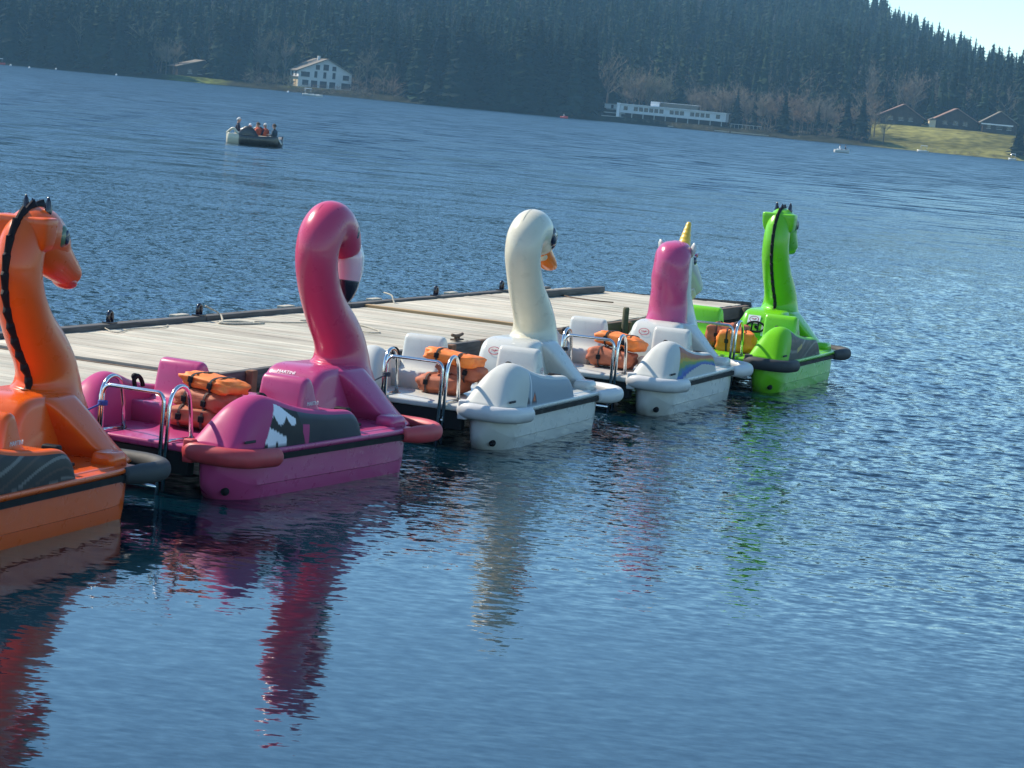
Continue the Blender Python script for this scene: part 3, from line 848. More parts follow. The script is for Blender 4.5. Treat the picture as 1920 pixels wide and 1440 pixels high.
    a2 = N.new("ShaderNodeVectorMath"); a2.operation = 'ADD'; L_.new(fl.outputs[0], a2.inputs[0]); L_.new(geo.outputs["Normal"], a2.inputs[1])
    nm = N.new("ShaderNodeVectorMath"); nm.operation = 'NORMALIZE'; L_.new(a2.outputs[0], nm.inputs[0])
    L_.new(nm.outputs[0], b.inputs["Normal"])
    rg = N.new("ShaderNodeMapRange"); rg.inputs[1].default_value, rg.inputs[2].default_value, rg.inputs[3].default_value, rg.inputs[4].default_value = 18, 200, 0.03, 0.26
    L_.new(ln.outputs["Value"], rg.inputs[0]); L_.new(rg.outputs[0], b.inputs["Roughness"])
    o = link_mesh("water", me, m)
    tag(o, kind="structure")

WATER_CALM, WATER_OPEN, WATER_FAR = 0.10, 1.10, 2.4
build_water()

# ================================================================== jetty
JH = 21.6
JO = (-2.28, 24.05, JH)
ZD = 0.55
def jp(x, y, z): return rot_pt(JO, (x, y, z))
jetty = empty("jetty", (JO[0], JO[1], 0), math.radians(90 - JH))
tag(jetty, "long weathered plank jetty with dark edge timbers behind the moored pedal boats", "jetty")

def plank_mat():
    m, nt, b = new_mat("weathered_planks")
    N, L = nt.nodes, nt.links
    tc = N.new("ShaderNodeTexCoord"); mp = N.new("ShaderNodeMapping"); mp.inputs["Scale"].default_value = (30, 1.6, 4)
    L.new(tc.outputs["Object"], mp.inputs[0])
    nz = N.new("ShaderNodeTexNoise"); nz.inputs["Scale"].default_value = 1.0; nz.inputs["Detail"].default_value = 8; nz.inputs["Roughness"].default_value = .65
    L.new(mp.outputs[0], nz.inputs["Vector"])
    n2 = N.new("ShaderNodeTexNoise"); n2.inputs["Scale"].default_value = 1.1; n2.inputs["Detail"].default_value = 4
    L.new(tc.outputs["Object"], n2.inputs["Vector"])
    r1 = N.new("ShaderNodeMapRange"); r1.inputs[1].default_value, r1.inputs[2].default_value, r1.inputs[3].default_value, r1.inputs[4].default_value = .3, .7, .62, 1.22
    L.new(nz.outputs[0], r1.inputs[0])
    r2 = N.new("ShaderNodeMapRange"); r2.inputs[1].default_value, r2.inputs[2].default_value, r2.inputs[3].default_value, r2.inputs[4].default_value = .3, .7, .78, 1.14
    L.new(n2.outputs[0], r2.inputs[0])
    vc = N.new("ShaderNodeVertexColor"); vc.layer_name = "paint"
    m1 = N.new("ShaderNodeMix"); m1.data_type = 'RGBA'; m1.blend_type = 'MULTIPLY'; m1.inputs[0].default_value = 1
    m2 = N.new("ShaderNodeMix"); m2.data_type = 'RGBA'; m2.blend_type = 'MULTIPLY'; m2.inputs[0].default_value = 1
    L.new(vc.outputs[0], m1.inputs[6]); L.new(r1.outputs[0], m1.inputs[7]); L.new(m1.outputs[2], m2.inputs[6]); L.new(r2.outputs[0], m2.inputs[7])
    L.new(m2.outputs[2], b.inputs["Base Color"]); b.inputs["Roughness"].default_value = .85
    bp = N.new("ShaderNodeBump"); bp.inputs["Strength"].default_value = .5; bp.inputs["Distance"].default_value = .006
    L.new(nz.outputs[0], bp.inputs["Height"]); L.new(bp.outputs[0], b.inputs["Normal"])
    return m
M['plank'] = plank_mat()
M['timber'] = matte("dark_weathered_timber", (0.045, 0.043, 0.042), .85, col2=(0.12, 0.11, 0.10), scale=6, stretch=(.4, 4, 4), bump=.004)
M['timber_brown'] = matte("brown_weathered_timber", (0.09, 0.055, 0.035), .85, col2=(0.17, 0.11, 0.07), scale=5, stretch=(.5, 4, 4), bump=.004)
M['timber_tan'] = matte("tan_timber", (0.30, 0.19, 0.09), .85, col2=(0.42, 0.28, 0.14), scale=5, stretch=(4, .5, 4), bump=.003)
M['pile'] = matte("mossy_pile", (0.045, 0.05, 0.025), .9, col2=(0.11, 0.10, 0.055), scale=9, bump=.006)
M['post_brown'] = matte("red_brown_post", (0.16, 0.07, 0.03), .8, col2=(0.26, 0.12, 0.06), scale=9, bump=.004)

rnd = random.Random(3)
def end_x(y): return 15.10 - 0.86 * y / 2.55
for (xa, xb, dz) in ((-10.0, -1.19, -.03), (-1.13, 7.25, 0.0), (7.36, 99, .025)):
    mb = MB(); x = xa
    while x < (xb if xb < 90 else 15.0) - .03:
        w = .138 + rnd.uniform(-.004, .006); x2 = min(x + w, xb)
        z = ZD + dz + rnd.uniform(-.003, .003); y0, y1 = .015 + rnd.uniform(-.02, .02), 2.43 + rnd.uniform(-.01, .01)
        c = rnd.uniform(.84, 1.12); h = rnd.uniform(-.015, .02)
        col = (.50 * c, (.45 + h) * c, (.355 + h) * c)
        if xb > 90 and x2 > end_x(2.45): y1 = max(.1, min(y1, (15.10 - x2) / .86 * 2.55))
        b0 = len(mb.v); mb.rbox(x, x2, y0, y1, z - .04, z, .005); n = len(mb.v) - b0
        mb.c[b0:] = [col] * n
        x = x2 + rnd.uniform(.004, .009)
    mb.build("deck_section", M['plank'], jetty, colattr=True)
# dividing strips between the sections
mb = MB(); mb.rbox(7.255, 7.355, -.02, 2.44, ZD - .06, ZD + .034, .006); mb.build("dividing_strip", M['timber_tan'], jetty)
mb = MB(); mb.rbox(-1.185, -1.135, -.02, 2.44, ZD - .07, ZD - .024, .004); mb.build("dividing_strip", M['timber_brown'], jetty)
# edge timbers
x = -10.0
while x < 13.4:
    L = 3.6 if x > -9 else 2.5
    x2 = min(x + L, 13.55)
    mb = MB(); mb.rbox(x, x2 - .02, 2.44, 2.56, ZD - .14, ZD + .052, .012); mb.build("edge_timber", M['timber'], jetty); x = x2
for xa, xb, mt, dz in ((-10, -1.2, 'timber', -.03), (-1.19, 4.9, 'timber', 0), (4.91, 6.6, 'timber_brown', .0), (6.61, 15.0, 'timber_brown', .01)):
    mb = MB(); mb.rbox(xa, xb, -.10, -.02, ZD - .16 + dz, ZD + .012 + dz, .012); mb.build("edge_timber", M[mt], jetty)
mb = MB(); mb.add([(15.12, -.10, ZD + .012), (14.26, 2.44, ZD + .012), (14.20, 2.42, ZD + .012), (15.05, -.10, ZD + .07), (15.12, -.10, -.15), (14.26, 2.44, -.15), (14.20, 2.42, -.15), (15.05, -.10, -.15)],
                  [(0, 1, 2, 3), (7, 6, 5, 4), (0, 4, 5, 1), (1, 5, 6, 2), (2, 6, 7, 3), (3, 7, 4, 0)], 0, False); mb.build("end_board", M['timber'], jetty)
M['board_green'] = matte("mottled_green_boards", (.05, .10, .012), .9, col2=(.13, .25, .02), scale=5, bump=.004)  # two mottled greens for the board below the edge timber
mb = MB(); mb.rbox(8.6, 13.1, -.098, -.022, ZD - .42, ZD - .175, .01); mb.build("green_board", M['board_green'], jetty)
mb = MB(); mb.box(-10, 14.0, .12, 2.36, -.30, ZD - .05); mb.build("float", M['timber'], jetty)
for x, h, r, mt in ((9.35, .22, .042, 'pile'), (13.2, .06, .07, 'pile'), (14.6, .02, .08, 'pile'), (3.2, .0, .07, 'pile'), (-4.2, .0, .07, 'pile')):
    mb = MB(); mb.tube([(x, -.19, -.8), (x, -.19, .2), (x, -.19, ZD + h - .02), (x, -.19, ZD + h)], [r, r, r * .95, r * .75], 12); mb.build("pile", M[mt], jetty)
for x in (9.62, -.55, 4.0):
    mb = MB(); mb.rbox(x - .055, x + .055, -.175, -.105, -.4, ZD + .02, .008); mb.build("fender_post", M['post_brown'], jetty)
def cleat(x, y):
    mb = MB()
    z = ZD + .052
    mb.rbox(x - .075, x + .075, y - .05, y + .05, z - .002, z + .018, .006)
    P = [(x - .036, y, z + .01), (x - .036, y, z + .075)] + [(x - .036 * math.cos(a), y, z + .075 + .045 * math.sin(a)) for a in [PI * k / 8 for k in range(1, 8)]] + [(x + .036, y, z + .075), (x + .036, y, z + .01)]
    mb.tube(P, .021, 10)
    mb.build("mooring_cleat", M['black_gloss'], jetty)
for (wx, wy) in ((-4.37, 26.35), (-3.66, 28.06), (-1.43, 33.97), (-.60, 36.06)):
    h = math.radians(JH); u = (wx - JO[0]) * math.sin(h) + (wy - JO[1]) * math.cos(h)
    cleat(u, 2.50)
def cleat_low(x, y):
    mb = MB(); mb.rbox(x - .10, x + .10, y - .04, y + .04, ZD + .012, ZD + .03, .006); mb.tube([(x - .14, y, ZD + .075), (x - .05, y, ZD + .062), (x + .05, y, ZD + .062), (x + .14, y, ZD + .075)], .018, 10)
    mb.tube([(x - .04, y, ZD + .02), (x - .04, y, ZD + .07)], .018, 8); mb.tube([(x + .04, y, ZD + .02), (x + .04, y, ZD + .07)], .018, 8)
    mb.build("mooring_cleat", M['timber_brown'], jetty)
for x in (4.6,): cleat_low(x, .06)
for x in (3.0, 5.5, 7.9, 10.3):
    mb = MB(); mb.rbox(x - .14, x + .14, 2.565, 2.66, ZD + .03, ZD + .065, .006); mb.build("step_pad", M['rope'], jetty)

lp = MB(); lp.rbox(11.55, 13.85, -.055, .055, 0, .085, .012)
o = lp.build("loose_timber", M['timber'])
o.matrix_world = Matrix.Translation(Vector((JO[0], JO[1], ZD + .028))) @ Matrix.Rotation(math.radians(90 - JH), 4, 'Z') @ Matrix.Translation(Vector((0.2, 2.10, 0))) @ Matrix.Rotation(math.radians(-1.0), 4, 'Z')
tag(o, "dark loose timber lying on the far end of the jetty behind the swan", "timber")

def rope(label, pts, r, mat, cat="rope", per=6, wob=.0, name="rope", group=None):
    P = smooth_path(pts, per)
    if wob: P = [p + np.array((rnd.uniform(-wob, wob), rnd.uniform(-wob, wob), 0)) for p in P]
    o = MB().tube(P, r, 6).build(name, mat); tag(o, label, cat, group); return o
def deck_path(pts, dz=0.0): return [tuple(jp(x, y, ZD + .012 + dz + (p[2] if len(p) > 2 else 0))) for p in pts for x, y in [p[:2]]]
rope("pale rope hanging off the second black cleat and coiled on the jetty planks",
     deck_path([(3.35, 2.5, .14), (3.5, 2.40, .06), (3.3, 2.25), (3.15, 2.2), (3.3, 2.1), (3.6, 2.05), (3.55, 2.2), (3.25, 2.25), (3.2, 2.1), (3.7, 1.95)]), .011, M['rope'], wob=.006)
rope("thin grey rope trailing in a loop along the middle of the jetty", deck_path([(3.75, 2.1), (4.1, 1.9), (4.5, 1.75), (4.65, 1.82), (4.55, 1.95), (4.8, 1.7), (4.4, 1.25), (4.2, .9), (4.5, .95), (4.9, 1.4), (4.85, 1.8)]), .007, M['rope'], wob=.006)
rope("short pale rope end lying over the edge timber beside the flamingo's beak", deck_path([(8.1, 2.58, .12), (8.0, 2.42, .10), (7.9, 2.3, .0), (7.95, 2.0), (7.85, 1.7), (8.0, 1.45)]), .011, M['rope'], wob=.004)
rope("brown rope trailing across the jetty planks from the loose timber", deck_path([(14.0, 2.05, .05), (13.7, 1.95, .03), (12.8, 1.9, .03), (12.3, 1.75, .03), (12.1, 1.3, .03), (12.2, 1.0, .03)]), .010, M['timber_brown'], wob=.004)
rope("thin brown rope lying straight on the jetty behind the unicorn", deck_path([(13.9, .9, .02), (13.6, .6, .02), (13.5, .3, .02)]), .010, M['timber_brown'], wob=.004)
rope("thin grey line trailing along the jetty edge near the first black cleat", deck_path([(1.15, 2.42, .01), (1.0, 2.2), (1.5, 2.3), (2.0, 2.25), (2.3, 2.35)]), .006, M['rope'], wob=.005)

def mooring(label, b0, p0, b1, p1, mat):
    a, c = rot_pt(b0, p0), rot_pt(b1, p1)
    pts = [a.lerp(c, t) - Vector((0, 0, .10 * math.sin(PI * t))) for t in (0, .2, .4, .6, .8, 1)]
    P = smooth_path([tuple(p) for p in pts], 4)
    mb = MB(); mb.tube(P, .0075, 6)
    for k in range(3):
        n = [(a.x + .032 * math.cos(t), a.y + .032 * math.sin(t), a.z - .012 + .012 * k) for t in [2 * PI * j / 10 for j in range(11)]]
        mb.tube(n, .008, 6)
    o = mb.build("mooring_rope", mat); tag(o, label, "rope", "ropes tying the pedal boats together"); return o
mooring("blue mooring rope knotted round the flamingo boat's ladder rail", BOATS['flamingo'], (-.36, .275, .63), BOATS['orange'], (2.75, .36, .60), M['rope_blue'])
mooring("dark mooring rope knotted round the swan boat's ladder rail", BOATS['swan'], (-.36, .275, .60), BOATS['flamingo'], (2.75, .33, .60), M['rope_dark'])
mooring("black mooring rope knotted round the unicorn boat's ladder rail", BOATS['unicorn'], (-.36, .275, .62), BOATS['swan'], (2.75, .33, .62), M['strap'])

# ================================================================== far shore
def shore_y(x): return 754 - 0.225 * (x + 155) + 2.5 * np.sin(x * .05) + 1.5 * np.sin(x * .13 + 1)
def px_ray(px, py):
    dx, dy = px - 960, py - 720
    return FWD * FPX + RT0 * (dx * cr + dy * sr) - UP0 * (-dx * sr + dy * cr)
def px_x(px, py, Y):
    v = px_ray(px, py); return v.x / v.y * Y
def px_z(px, py, Y):
    v = px_ray(px, py); return CAM_H + v.z / v.y * Y
def px_water(px, py):
    v = px_ray(px, py); t = -CAM_H / v.z; return (v.x * t, v.y * t)

def ground_z(x, y):
    x = np.asarray(x, float); y = np.asarray(y, float)
    d = y - shore_y(x)
    z = np.where(d < 0, np.maximum(-4, d * .25), 1.5 * smooth01(0, 7, d) + .012 * np.clip(d, 0, 80))
    z = z + 4.6 * smooth01(6, 48, d) * smooth01(84, 97, x)
    zr = np.interp(x, [-700, -300, -150, 0, 100, 195, 267, 360, 600], [205, 205, 184, 143, 88, 36, 0, -4, -4])
    z = z + zr * smooth01(30, 760, d) * (1 + .05 * np.sin(x * .021 + y * .009) + .04 * np.sin(y * .017 + x * .006))
    return z

def build_terrain():
    xs = np.concatenate([np.linspace(-2600, -520, 14), np.arange(-500, 501, 7), np.linspace(520, 2600, 14)])
    ys = np.concatenate([np.linspace(480, 625, 8), np.arange(630, 900, 4), np.arange(905, 1560, 14), np.linspace(1580, 3000, 20)])
    X, Y = np.meshgrid(xs, ys, indexing='ij'); Z = ground_z(np.clip(X, -700, 700), Y - (np.clip(X, -700, 700) - X) * 0)
    v = np.stack([X, Y, Z], -1).reshape(-1, 3); n, m = X.shape
    i = np.arange(n * m).reshape(n, m)
    q = np.stack([i[:-1, :-1], i[1:, :-1], i[1:, 1:], i[:-1, 1:]], -1).reshape(-1, 4)
    d = (Y - shore_y(X)).ravel(); xx = X.ravel()
    mead = (smooth01(84, 97, xx) * (1 - smooth01(52, 66, d)))[:, None]
    lawn = ((smooth01(-108, -103, xx) * (1 - smooth01(-92, -88, xx)) + smooth01(-70, -67, xx) * (1 - smooth01(-58, -54, xx)) * smooth01(6, 9, d) * .5) * (1 - smooth01(20, 30, d)))[:, None]
    nz = np.array([mnoise.noise(Vector((a[0] * .05, a[1] * .05, 0))) for a in v])[:, None]
    c = np.array([[.030, .030, .020]]) * (1 - mead) + np.array([[.15, .14, .045]]) * mead * (1 + .7 * nz)
    c = c * (1 - lawn) + np.array([[.11, .13, .035]]) * lawn
    me = bpy.data.meshes.new("hill"); me.from_pydata(v.tolist(), [], q.tolist())
    me.polygons.foreach_set("use_smooth", np.ones(len(q), bool))
    ca = me.color_attributes.new("paint", 'FLOAT_COLOR', 'POINT'); ca.data.foreach_set("color", np.concatenate([c, np.ones((len(c), 1))], 1).astype(np.float32).ravel())
    mt = paint("meadow_and_forest_floor", (1, 1, 1), attr=True, rough=.95, coat=0, var=.5, bump=0, scale=.35)
    mt.node_tree.nodes["Principled BSDF"].inputs["Specular IOR Level"].default_value = 0
    tag(link_mesh("hill", me, mt), kind="structure")
    me = bpy.data.meshes.new("lake_bed"); s_ = 4000
    me.from_pydata([(-s_, -600, -6), (s_, -600, -6), (s_, 6000, -6), (-s_, 6000, -6)], [], [(0, 1, 2, 3)])
    tag(link_mesh("lake_bed", me, matte("lake_bed_mud", (.05, .045, .03), .9)), kind="structure")
build_terrain()

# ------------------------------------------------------------------ trees
def conifer(rng, whorls, branches, H=1.0, R=0.23, bent=True):
    """unit-height spruce: whorls of drooping sprays round a stem"""
    V, F = [], []
    z0 = 0.06
    K = 9 if bent else 7
    for lv, (zc, rc) in enumerate(((.05, .50), (.30, .40), (.55, .25), (.80, .10), (.97, .01))):
        for k in range(K):
            a = 6.283 * k / K; j = R * rc * rng.uniform(.55, 1.35); V.append((math.cos(a) * j, math.sin(a) * j, zc + rng.uniform(-.02, .02)))
    for lv in range(4):
        for k in range(K):
            p, q = lv * K + k, lv * K + (k + 1) % K
            F += [(p, q, p + K), (q, q + K, p + K)]
    for w in range(whorls):
        t = (w + rng.uniform(-.25, .25)) / whorls
        t = min(max(t, 0), .985)
        z = z0 + (1 - z0) * t ** .92
        rad = R * (1 - t) ** .82 * (.82 + .36 * rng.random()) + .012
        a0 = rng.random() * 6.28
        for b in range(branches):
            if rng.random() < .16: continue
            a = a0 + 6.283 * b / branches + rng.uniform(-.25, .25)
            r = rad * rng.uniform(.50, 1.2); wd = r * rng.uniform(.20, .32) + .006
            c, s_ = math.cos(a), math.sin(a)
            zz = z + rng.uniform(-.01, .015)
            droop = r * rng.uniform(.25, .6)
            b0 = len(V)
            if bent:
                V += [(0, 0, zz + .012), (c * r * .6 - s_ * wd, s_ * r * .6 + c * wd, zz - droop * .45), (c * r * .6 + s_ * wd, s_ * r * .6 - c * wd, zz - droop * .55), (c * r, s_ * r, zz - droop + .012)]
                F += [(b0, b0 + 1, b0 + 2), (b0 + 1, b0 + 3, b0 + 2)]
            else:
                V += [(0, 0, zz + .02), (c * r - s_ * wd, s_ * r + c * wd, zz - droop), (c * r + s_ * wd, s_ * r - c * wd, zz - droop)]
                F += [(b0, b0 + 1, b0 + 2)]
    b0 = len(V); V += [(.012, 0, .93), (-.008, .010, .93), (-.008, -.010, .93), (0, 0, 1.0)]; F += [(b0, b0 + 1, b0 + 3), (b0 + 1, b0 + 2, b0 + 3), (b0 + 2, b0, b0 + 3)]
    return np.array(V), np.array(F)

def bare_crown(rng, n=520, wide=.30, low=.18):
    """unit-height leafless crown: limbs that break into sprays of fine twigs"""
    V, F = [], []
    def sliver(p, q, w):
        d = q - p; o = np.cross(d, rng.normal(size=3)); o = o / (np.linalg.norm(o) + 1e-9) * w; b = len(V)
        V.extend([p - o, p + o, q]); F.append((b, b + 1, b + 2))
    tips = []
    for i in range(13):
        z = low + (.65 - low) * rng.random(); a = rng.random() * 6.28; L = rng.uniform(.18, .42)
        el = rng.uniform(.5, 1.15); p = np.array((0, 0, z)); q = p + L * np.array((math.cos(a) * math.cos(el) * wide / .28, math.sin(a) * math.cos(el) * wide / .28, math.sin(el)))
        q[2] = min(q[2], .97); sliver(p, q, .006); tips.append((p, q))
    tips.append((np.array((0, 0, .4)), np.array((0, 0, .98))))
    for i in range(n):
        p0, q0 = tips[rng.integers(len(tips))]; t = rng.uniform(.25, 1.0); p = p0 + (q0 - p0) * t
        u = rng.normal(size=3); u[2] = abs(u[2]) + .5; u /= np.linalg.norm(u)
        q = p + u * rng.uniform(.05, .17); sliver(p, q, rng.uniform(.0018, .0034))
    return np.array(V), np.array(F)

def tri_mesh(name, V, F, cols=None):
    me = bpy.data.meshes.new(name)
    me.vertices.add(len(V)); me.vertices.foreach_set("co", V.astype(np.float32).ravel())
    me.loops.add(F.size); me.loops.foreach_set("vertex_index", F.astype(np.int32).ravel())
    me.polygons.add(len(F)); me.polygons.foreach_set("loop_start", np.arange(0, F.size, 3, dtype=np.int32)); me.polygons.foreach_set("loop_total", np.full(len(F), 3, np.int32))
    if cols is not None:
        ca = me.color_attributes.new("paint", 'FLOAT_COLOR', 'POINT'); ca.data.foreach_set("color", np.concatenate([cols, np.ones((len(cols), 1))], 1).astype(np.float32).ravel())
    me.update(); return me

M['forest'] = paint("forest_needles", (1, 1, 1), attr=True, rough=.85, coat=0, var=.30, bump=0, scale=.5)
def foliage(name, col, var=.3):
    return matte(name, col, .85, var=var, scale=2.5)
M['spruce'] = foliage("spruce_needles", (.016, .031, .019))
M['spruce_dark'] = foliage("dark_spruce_needles", (.011, .020, .015))
M['twigs'] = foliage("grey_brown_twigs", (.24, .19, .135), .2)
M['twigs_red'] = foliage("russet_twigs", (.24, .165, .11), .2)
M['twigs_pale'] = foliage("pale_olive_twigs", (.18, .165, .105), .2)
for k_ in ('forest', 'spruce', 'spruce_dark', 'twigs', 'twigs_red', 'twigs_pale'): M[k_].node_tree.nodes['Principled BSDF'].inputs['Specular IOR Level'].default_value = 0.08
M['bark'] = matte("bark", (.09, .07, .055), .9, scale=12)

tr = np.random.default_rng(21)
CON = [conifer(tr, 24, 11, R=r_) for r_ in (.18, .21, .24, .26)]; BARE = [bare_crown(tr) for _ in range(4)]; BUSH = [bare_crown(tr, 480, .50, .03) for _ in range(2)]
CON_ME = [tri_mesh("crown", *c) for c in CON]; BARE_ME = [tri_mesh("crown", *c) for c in BARE]; BUSH_ME = [tri_mesh("crown", *c) for c in BUSH]
def trunk_me(top, r):
    mb = MB(); mb.tube([(0, 0, -.05), (0, 0, .1), (.004, .002, .5 * top + .1), (0, 0, top)], [r * 1.3, r, r * .6, r * .15], 7)
    me = bpy.data.meshes.new("trunk"); me.from_pydata(mb.v, [], mb.f); return me
TR_CON, TR_BARE = trunk_me(.95, .012), trunk_me(.8, .018)
_tree_meshes = {}
def tree(kind, x, y, h, w, mat, label, group=None, name=None):
    nm = name or {'con': 'spruce_tree', 'bare': 'bare_tree', 'bush': 'shrub'}[kind]
    root = empty(nm, (x, y, float(ground_z(x, y)) - .1), tr.random() * 6.28)
    tag(root, label, {'con': 'tree', 'bare': 'tree', 'bush': 'shrub'}[kind], group)
    src = {'con': CON_ME, 'bare': BARE_ME, 'bush': BUSH_ME}[kind][int(tr.integers(2 if kind == 'bush' else 4))]
    key = (src.name, mat)
    if key not in _tree_meshes:
        me = src.copy(); me.materials.append(M[mat]); _tree_meshes[key] = me
    c = bpy.data.objects.new("crown", _tree_meshes[key]); COL.objects.link(c); c.parent = root; c.scale = (h * w, h * w, h)
    tm = TR_CON if kind == 'con' else TR_BARE
    if not tm.materials: tm.materials.append(M['bark'])
    t = bpy.data.objects.new("trunk", tm); COL.objects.link(t); t.parent = root; t.scale = (h, h, h * (.3 if kind == 'bush' else 1))
    return root

def at_px(px, d):
    """x, y of the point d metres behind the shoreline along the sight line of column px"""
    py = 119.8 + .0947 * px; t = px_x(px, py, 1.0); y = 720.0
    for _ in range(20): y = float(shore_y(t * y)) + d
    return t * y, y

# trees that stand out one by one
tree('bare', *at_px(482, 22), 17, 1.0, 'twigs_pale', "tall pale olive leafless tree left of the white gabled house", )
tree('bare', *at_px(572, 42), 19, 1.25, 'twigs_pale', "broad leafless tree rising behind the white gabled house's roof")
tree('bare', *at_px(1135, 14), 19, .8, 'twigs', "tall thin leafless tree just left of the terraced boathouse")
tree('con', *at_px(1262, 42), 15, 1.5, 'spruce', "broad green spruce behind the long white building among leafless trees")
tree('con', *at_px(1377, 20), 11, 1.0, 'spruce_dark', "narrow dark spruce, first right of the long white building")
tree('con', *at_px(1411, 14), 10.5, .95, 'spruce_dark', "narrow dark spruce, second right of the long white building")
tree('con', *at_px(1467, 8), 10.5, 1.7, 'spruce_dark', "broad dark bushy spruce at the water's edge, alone before the leafless belt")
tree('con', *at_px(1530, 10), 8.5, 1.0, 'spruce_dark', "small dark spruce at the water between the broad bushy spruce and the spruce pair")
tree('con', *at_px(1583, 9), 12, 1.2, 'spruce_dark', "tall dark spruce, left one of the pair at the meadow's left edge")
tree('con', *at_px(1612, 7), 11.5, 1.4, 'spruce_dark', "broad dark spruce, right one of the pair at the meadow's left edge")
tree('bare', *at_px(1655, 5), 9, .9, 'twigs_pale', "small thin leafless tree standing at the water on the meadow's left corner")
tree('con', *at_px(1908, 6), 9, 1.9, 'spruce_dark', "round dark evergreen bush tree at the meadow's lower right corner by the water")
tree('bush', *at_px(735, 8), 9, .8, 'twigs_red', "tall russet leafless shrub at the end of the reedy point right of the white house")
G1, G2, G3 = "spruces along the far shore", "leafless trees along the far shore", "leafless shrubs along the far shore"
L1 = "dark spruce in the front row of the forest wall on the far shore"
L2 = "grey-brown leafless tree in the belt along the far shore"
L3 = "low brownish leafless shrub at the water's edge on the far shore"
def row(kind, p0, p1, n, d0, d1, h0, h1, mats, w=1.0):
    for i in range(n):
        px = p0 + (p1 - p0) * (i + tr.uniform(.1, .9)) / n
        x, y = at_px(px, tr.uniform(d0, d1)); m = mats[int(tr.integers(len(mats)))]
        tree(kind, x, y, tr.uniform(h0, h1), w * tr.uniform(.85, 1.2), m, {'con': L1, 'bare': L2, 'bush': L3}[kind], {'con': G1, 'bare': G2, 'bush': G3}[kind])
row('con', -20, 275, 34, 3, 14, 15, 23, ['spruce_dark', 'spruce', 'spruce_dark'])
row('bare', 20, 300, 8, 3, 12, 12, 16, ['twigs_pale'])
row('bare', 270, 334, 9, 6, 18, 7, 11, ['twigs', 'twigs_pale'])
row('con', 402, 460, 10, 10, 20, 17, 25, ['spruce_dark', 'spruce'])
row('bare', 440, 540, 7, 14, 26, 9, 14, ['twigs', 'twigs_pale'])
row('bush', 455, 545, 14, 2, 10, 3, 5, ['twigs', 'twigs_pale'], 1.2)
row('bush', 540, 700, 34, 1.0, 6, 1.5, 2.8, ['twigs', 'twigs_red'], 1.4)
row('bush', 655, 775, 18, 3, 12, 3, 5.5, ['twigs_red', 'twigs'], 1.1)
row('bare', 655, 720, 5, 14, 26, 9, 13, ['twigs_pale'])
row('con', 655, 780, 13, 20, 32, 15, 22, ['spruce', 'spruce_dark'])
row('con', 770, 1108, 46, 2, 14, 17, 26, ['spruce_dark', 'spruce_dark', 'spruce'], 1.0)
row('bare', 1165, 1255, 14, 32, 46, 11, 16, ['twigs', 'twigs_pale'], 1.1)
row('bare', 1285, 1420, 22, 26, 44, 9, 13, ['twigs'], 1.1)
row('bare', 1415, 1640, 34, 10, 30, 8, 12.5, ['twigs', 'twigs_red', 'twigs'], 1.1)
row('bush', 1165, 1340, 16, 1, 4, .9, 1.6, ['twigs', 'twigs_pale'], 1.4)
row('bush', 1400, 1640, 16, 2, 8, 2, 4, ['twigs', 'twigs_red'], 1.2)
row('bare', 1640, 1720, 8, 70, 90, 12, 16, ['twigs'], 1.15)
row('bare', 1735, 1800, 6, 72, 88, 9, 13, ['twigs'], 1.15)
row('bare', 1810, 1930, 9, 72, 92, 9, 12, ['twigs'], 1.15)
row('bush', 1650, 1900, 22, .5, 3, .7, 1.4, ['twigs_red', 'twigs'], 1.5)

# the forest behind them: one mass
def build_forest():
    V, F, C = [], [], []; nv = 0
    lods = [[conifer(tr, 19, 9, R=tr.uniform(.17, .26)) for _ in range(9)], [conifer(tr, 12, 7, R=tr.uniform(.17, .29), bent=False) for _ in range(9)]]
    bl = [bare_crown(tr, 260) for _ in range(3)]
    d = 20.0
    while d < 860:
        sp = 5.6 + d * .006
        for x in np.arange(-.245 * 1000, .245 * 1000, 1.0 * sp):
            k = x / 1000.0
            y0 = 720.0
            for _ in range(6): y0 = float(shore_y(k * y0)) + d
            xx = k * y0 + tr.uniform(-.45, .45) * sp; yy = y0 + tr.uniform(-.5, .5) * sp
            t = xx / yy
            if d < 62 and t > .124: continue
            if d < 52 and .018 < t < .128: continue
            if d < 30 and -.152 < t < -.117: continue
            if d < 34 and -.094 < t < -.066: continue
            if abs(t) > .25: continue
            far = d > 240
            bare = tr.random() < (.36 if d < 130 and t > .02 else .20 if d < 200 else .09)
            h = tr.uniform(13, 26) if not far else tr.uniform(10, 18)
            if d > 430: h *= .82
            if t > .13: h *= .9
            if bare: h *= .72
            P, Q = (bl[int(tr.integers(3))] if bare else lods[1 if far else 0][int(tr.integers(9))])
            w = h * tr.uniform(.8, 1.2); a = tr.random() * 6.28; ca, sa = math.cos(a), math.sin(a)
            z = float(ground_z(xx, yy)) - .3
            R_ = np.stack([P[:, 0] * ca - P[:, 1] * sa, P[:, 0] * sa + P[:, 1] * ca, P[:, 2]], 1) * np.array([w, w, h]) + np.array([xx, yy, z])
            V.append(R_); F.append(Q + nv); nv += len(P)
            b = tr.uniform(.65, 1.4)
            base = np.array((.16, .14, .105)) if bare else np.array((.012, .024, .016)) + tr.random() * np.array((.009, .011, .002))
            C.append(np.repeat((base * b)[None], len(P), 0))
        d += sp * .95
    V, F, C = np.concatenate(V), np.concatenate(F), np.concatenate(C)
    o = link_mesh("forest", tri_mesh("forest", V, F, C), M['forest'])
    tag(o, "dense dark conifer forest covering the hillside across the lake", "forest", kind="stuff")
build_forest()

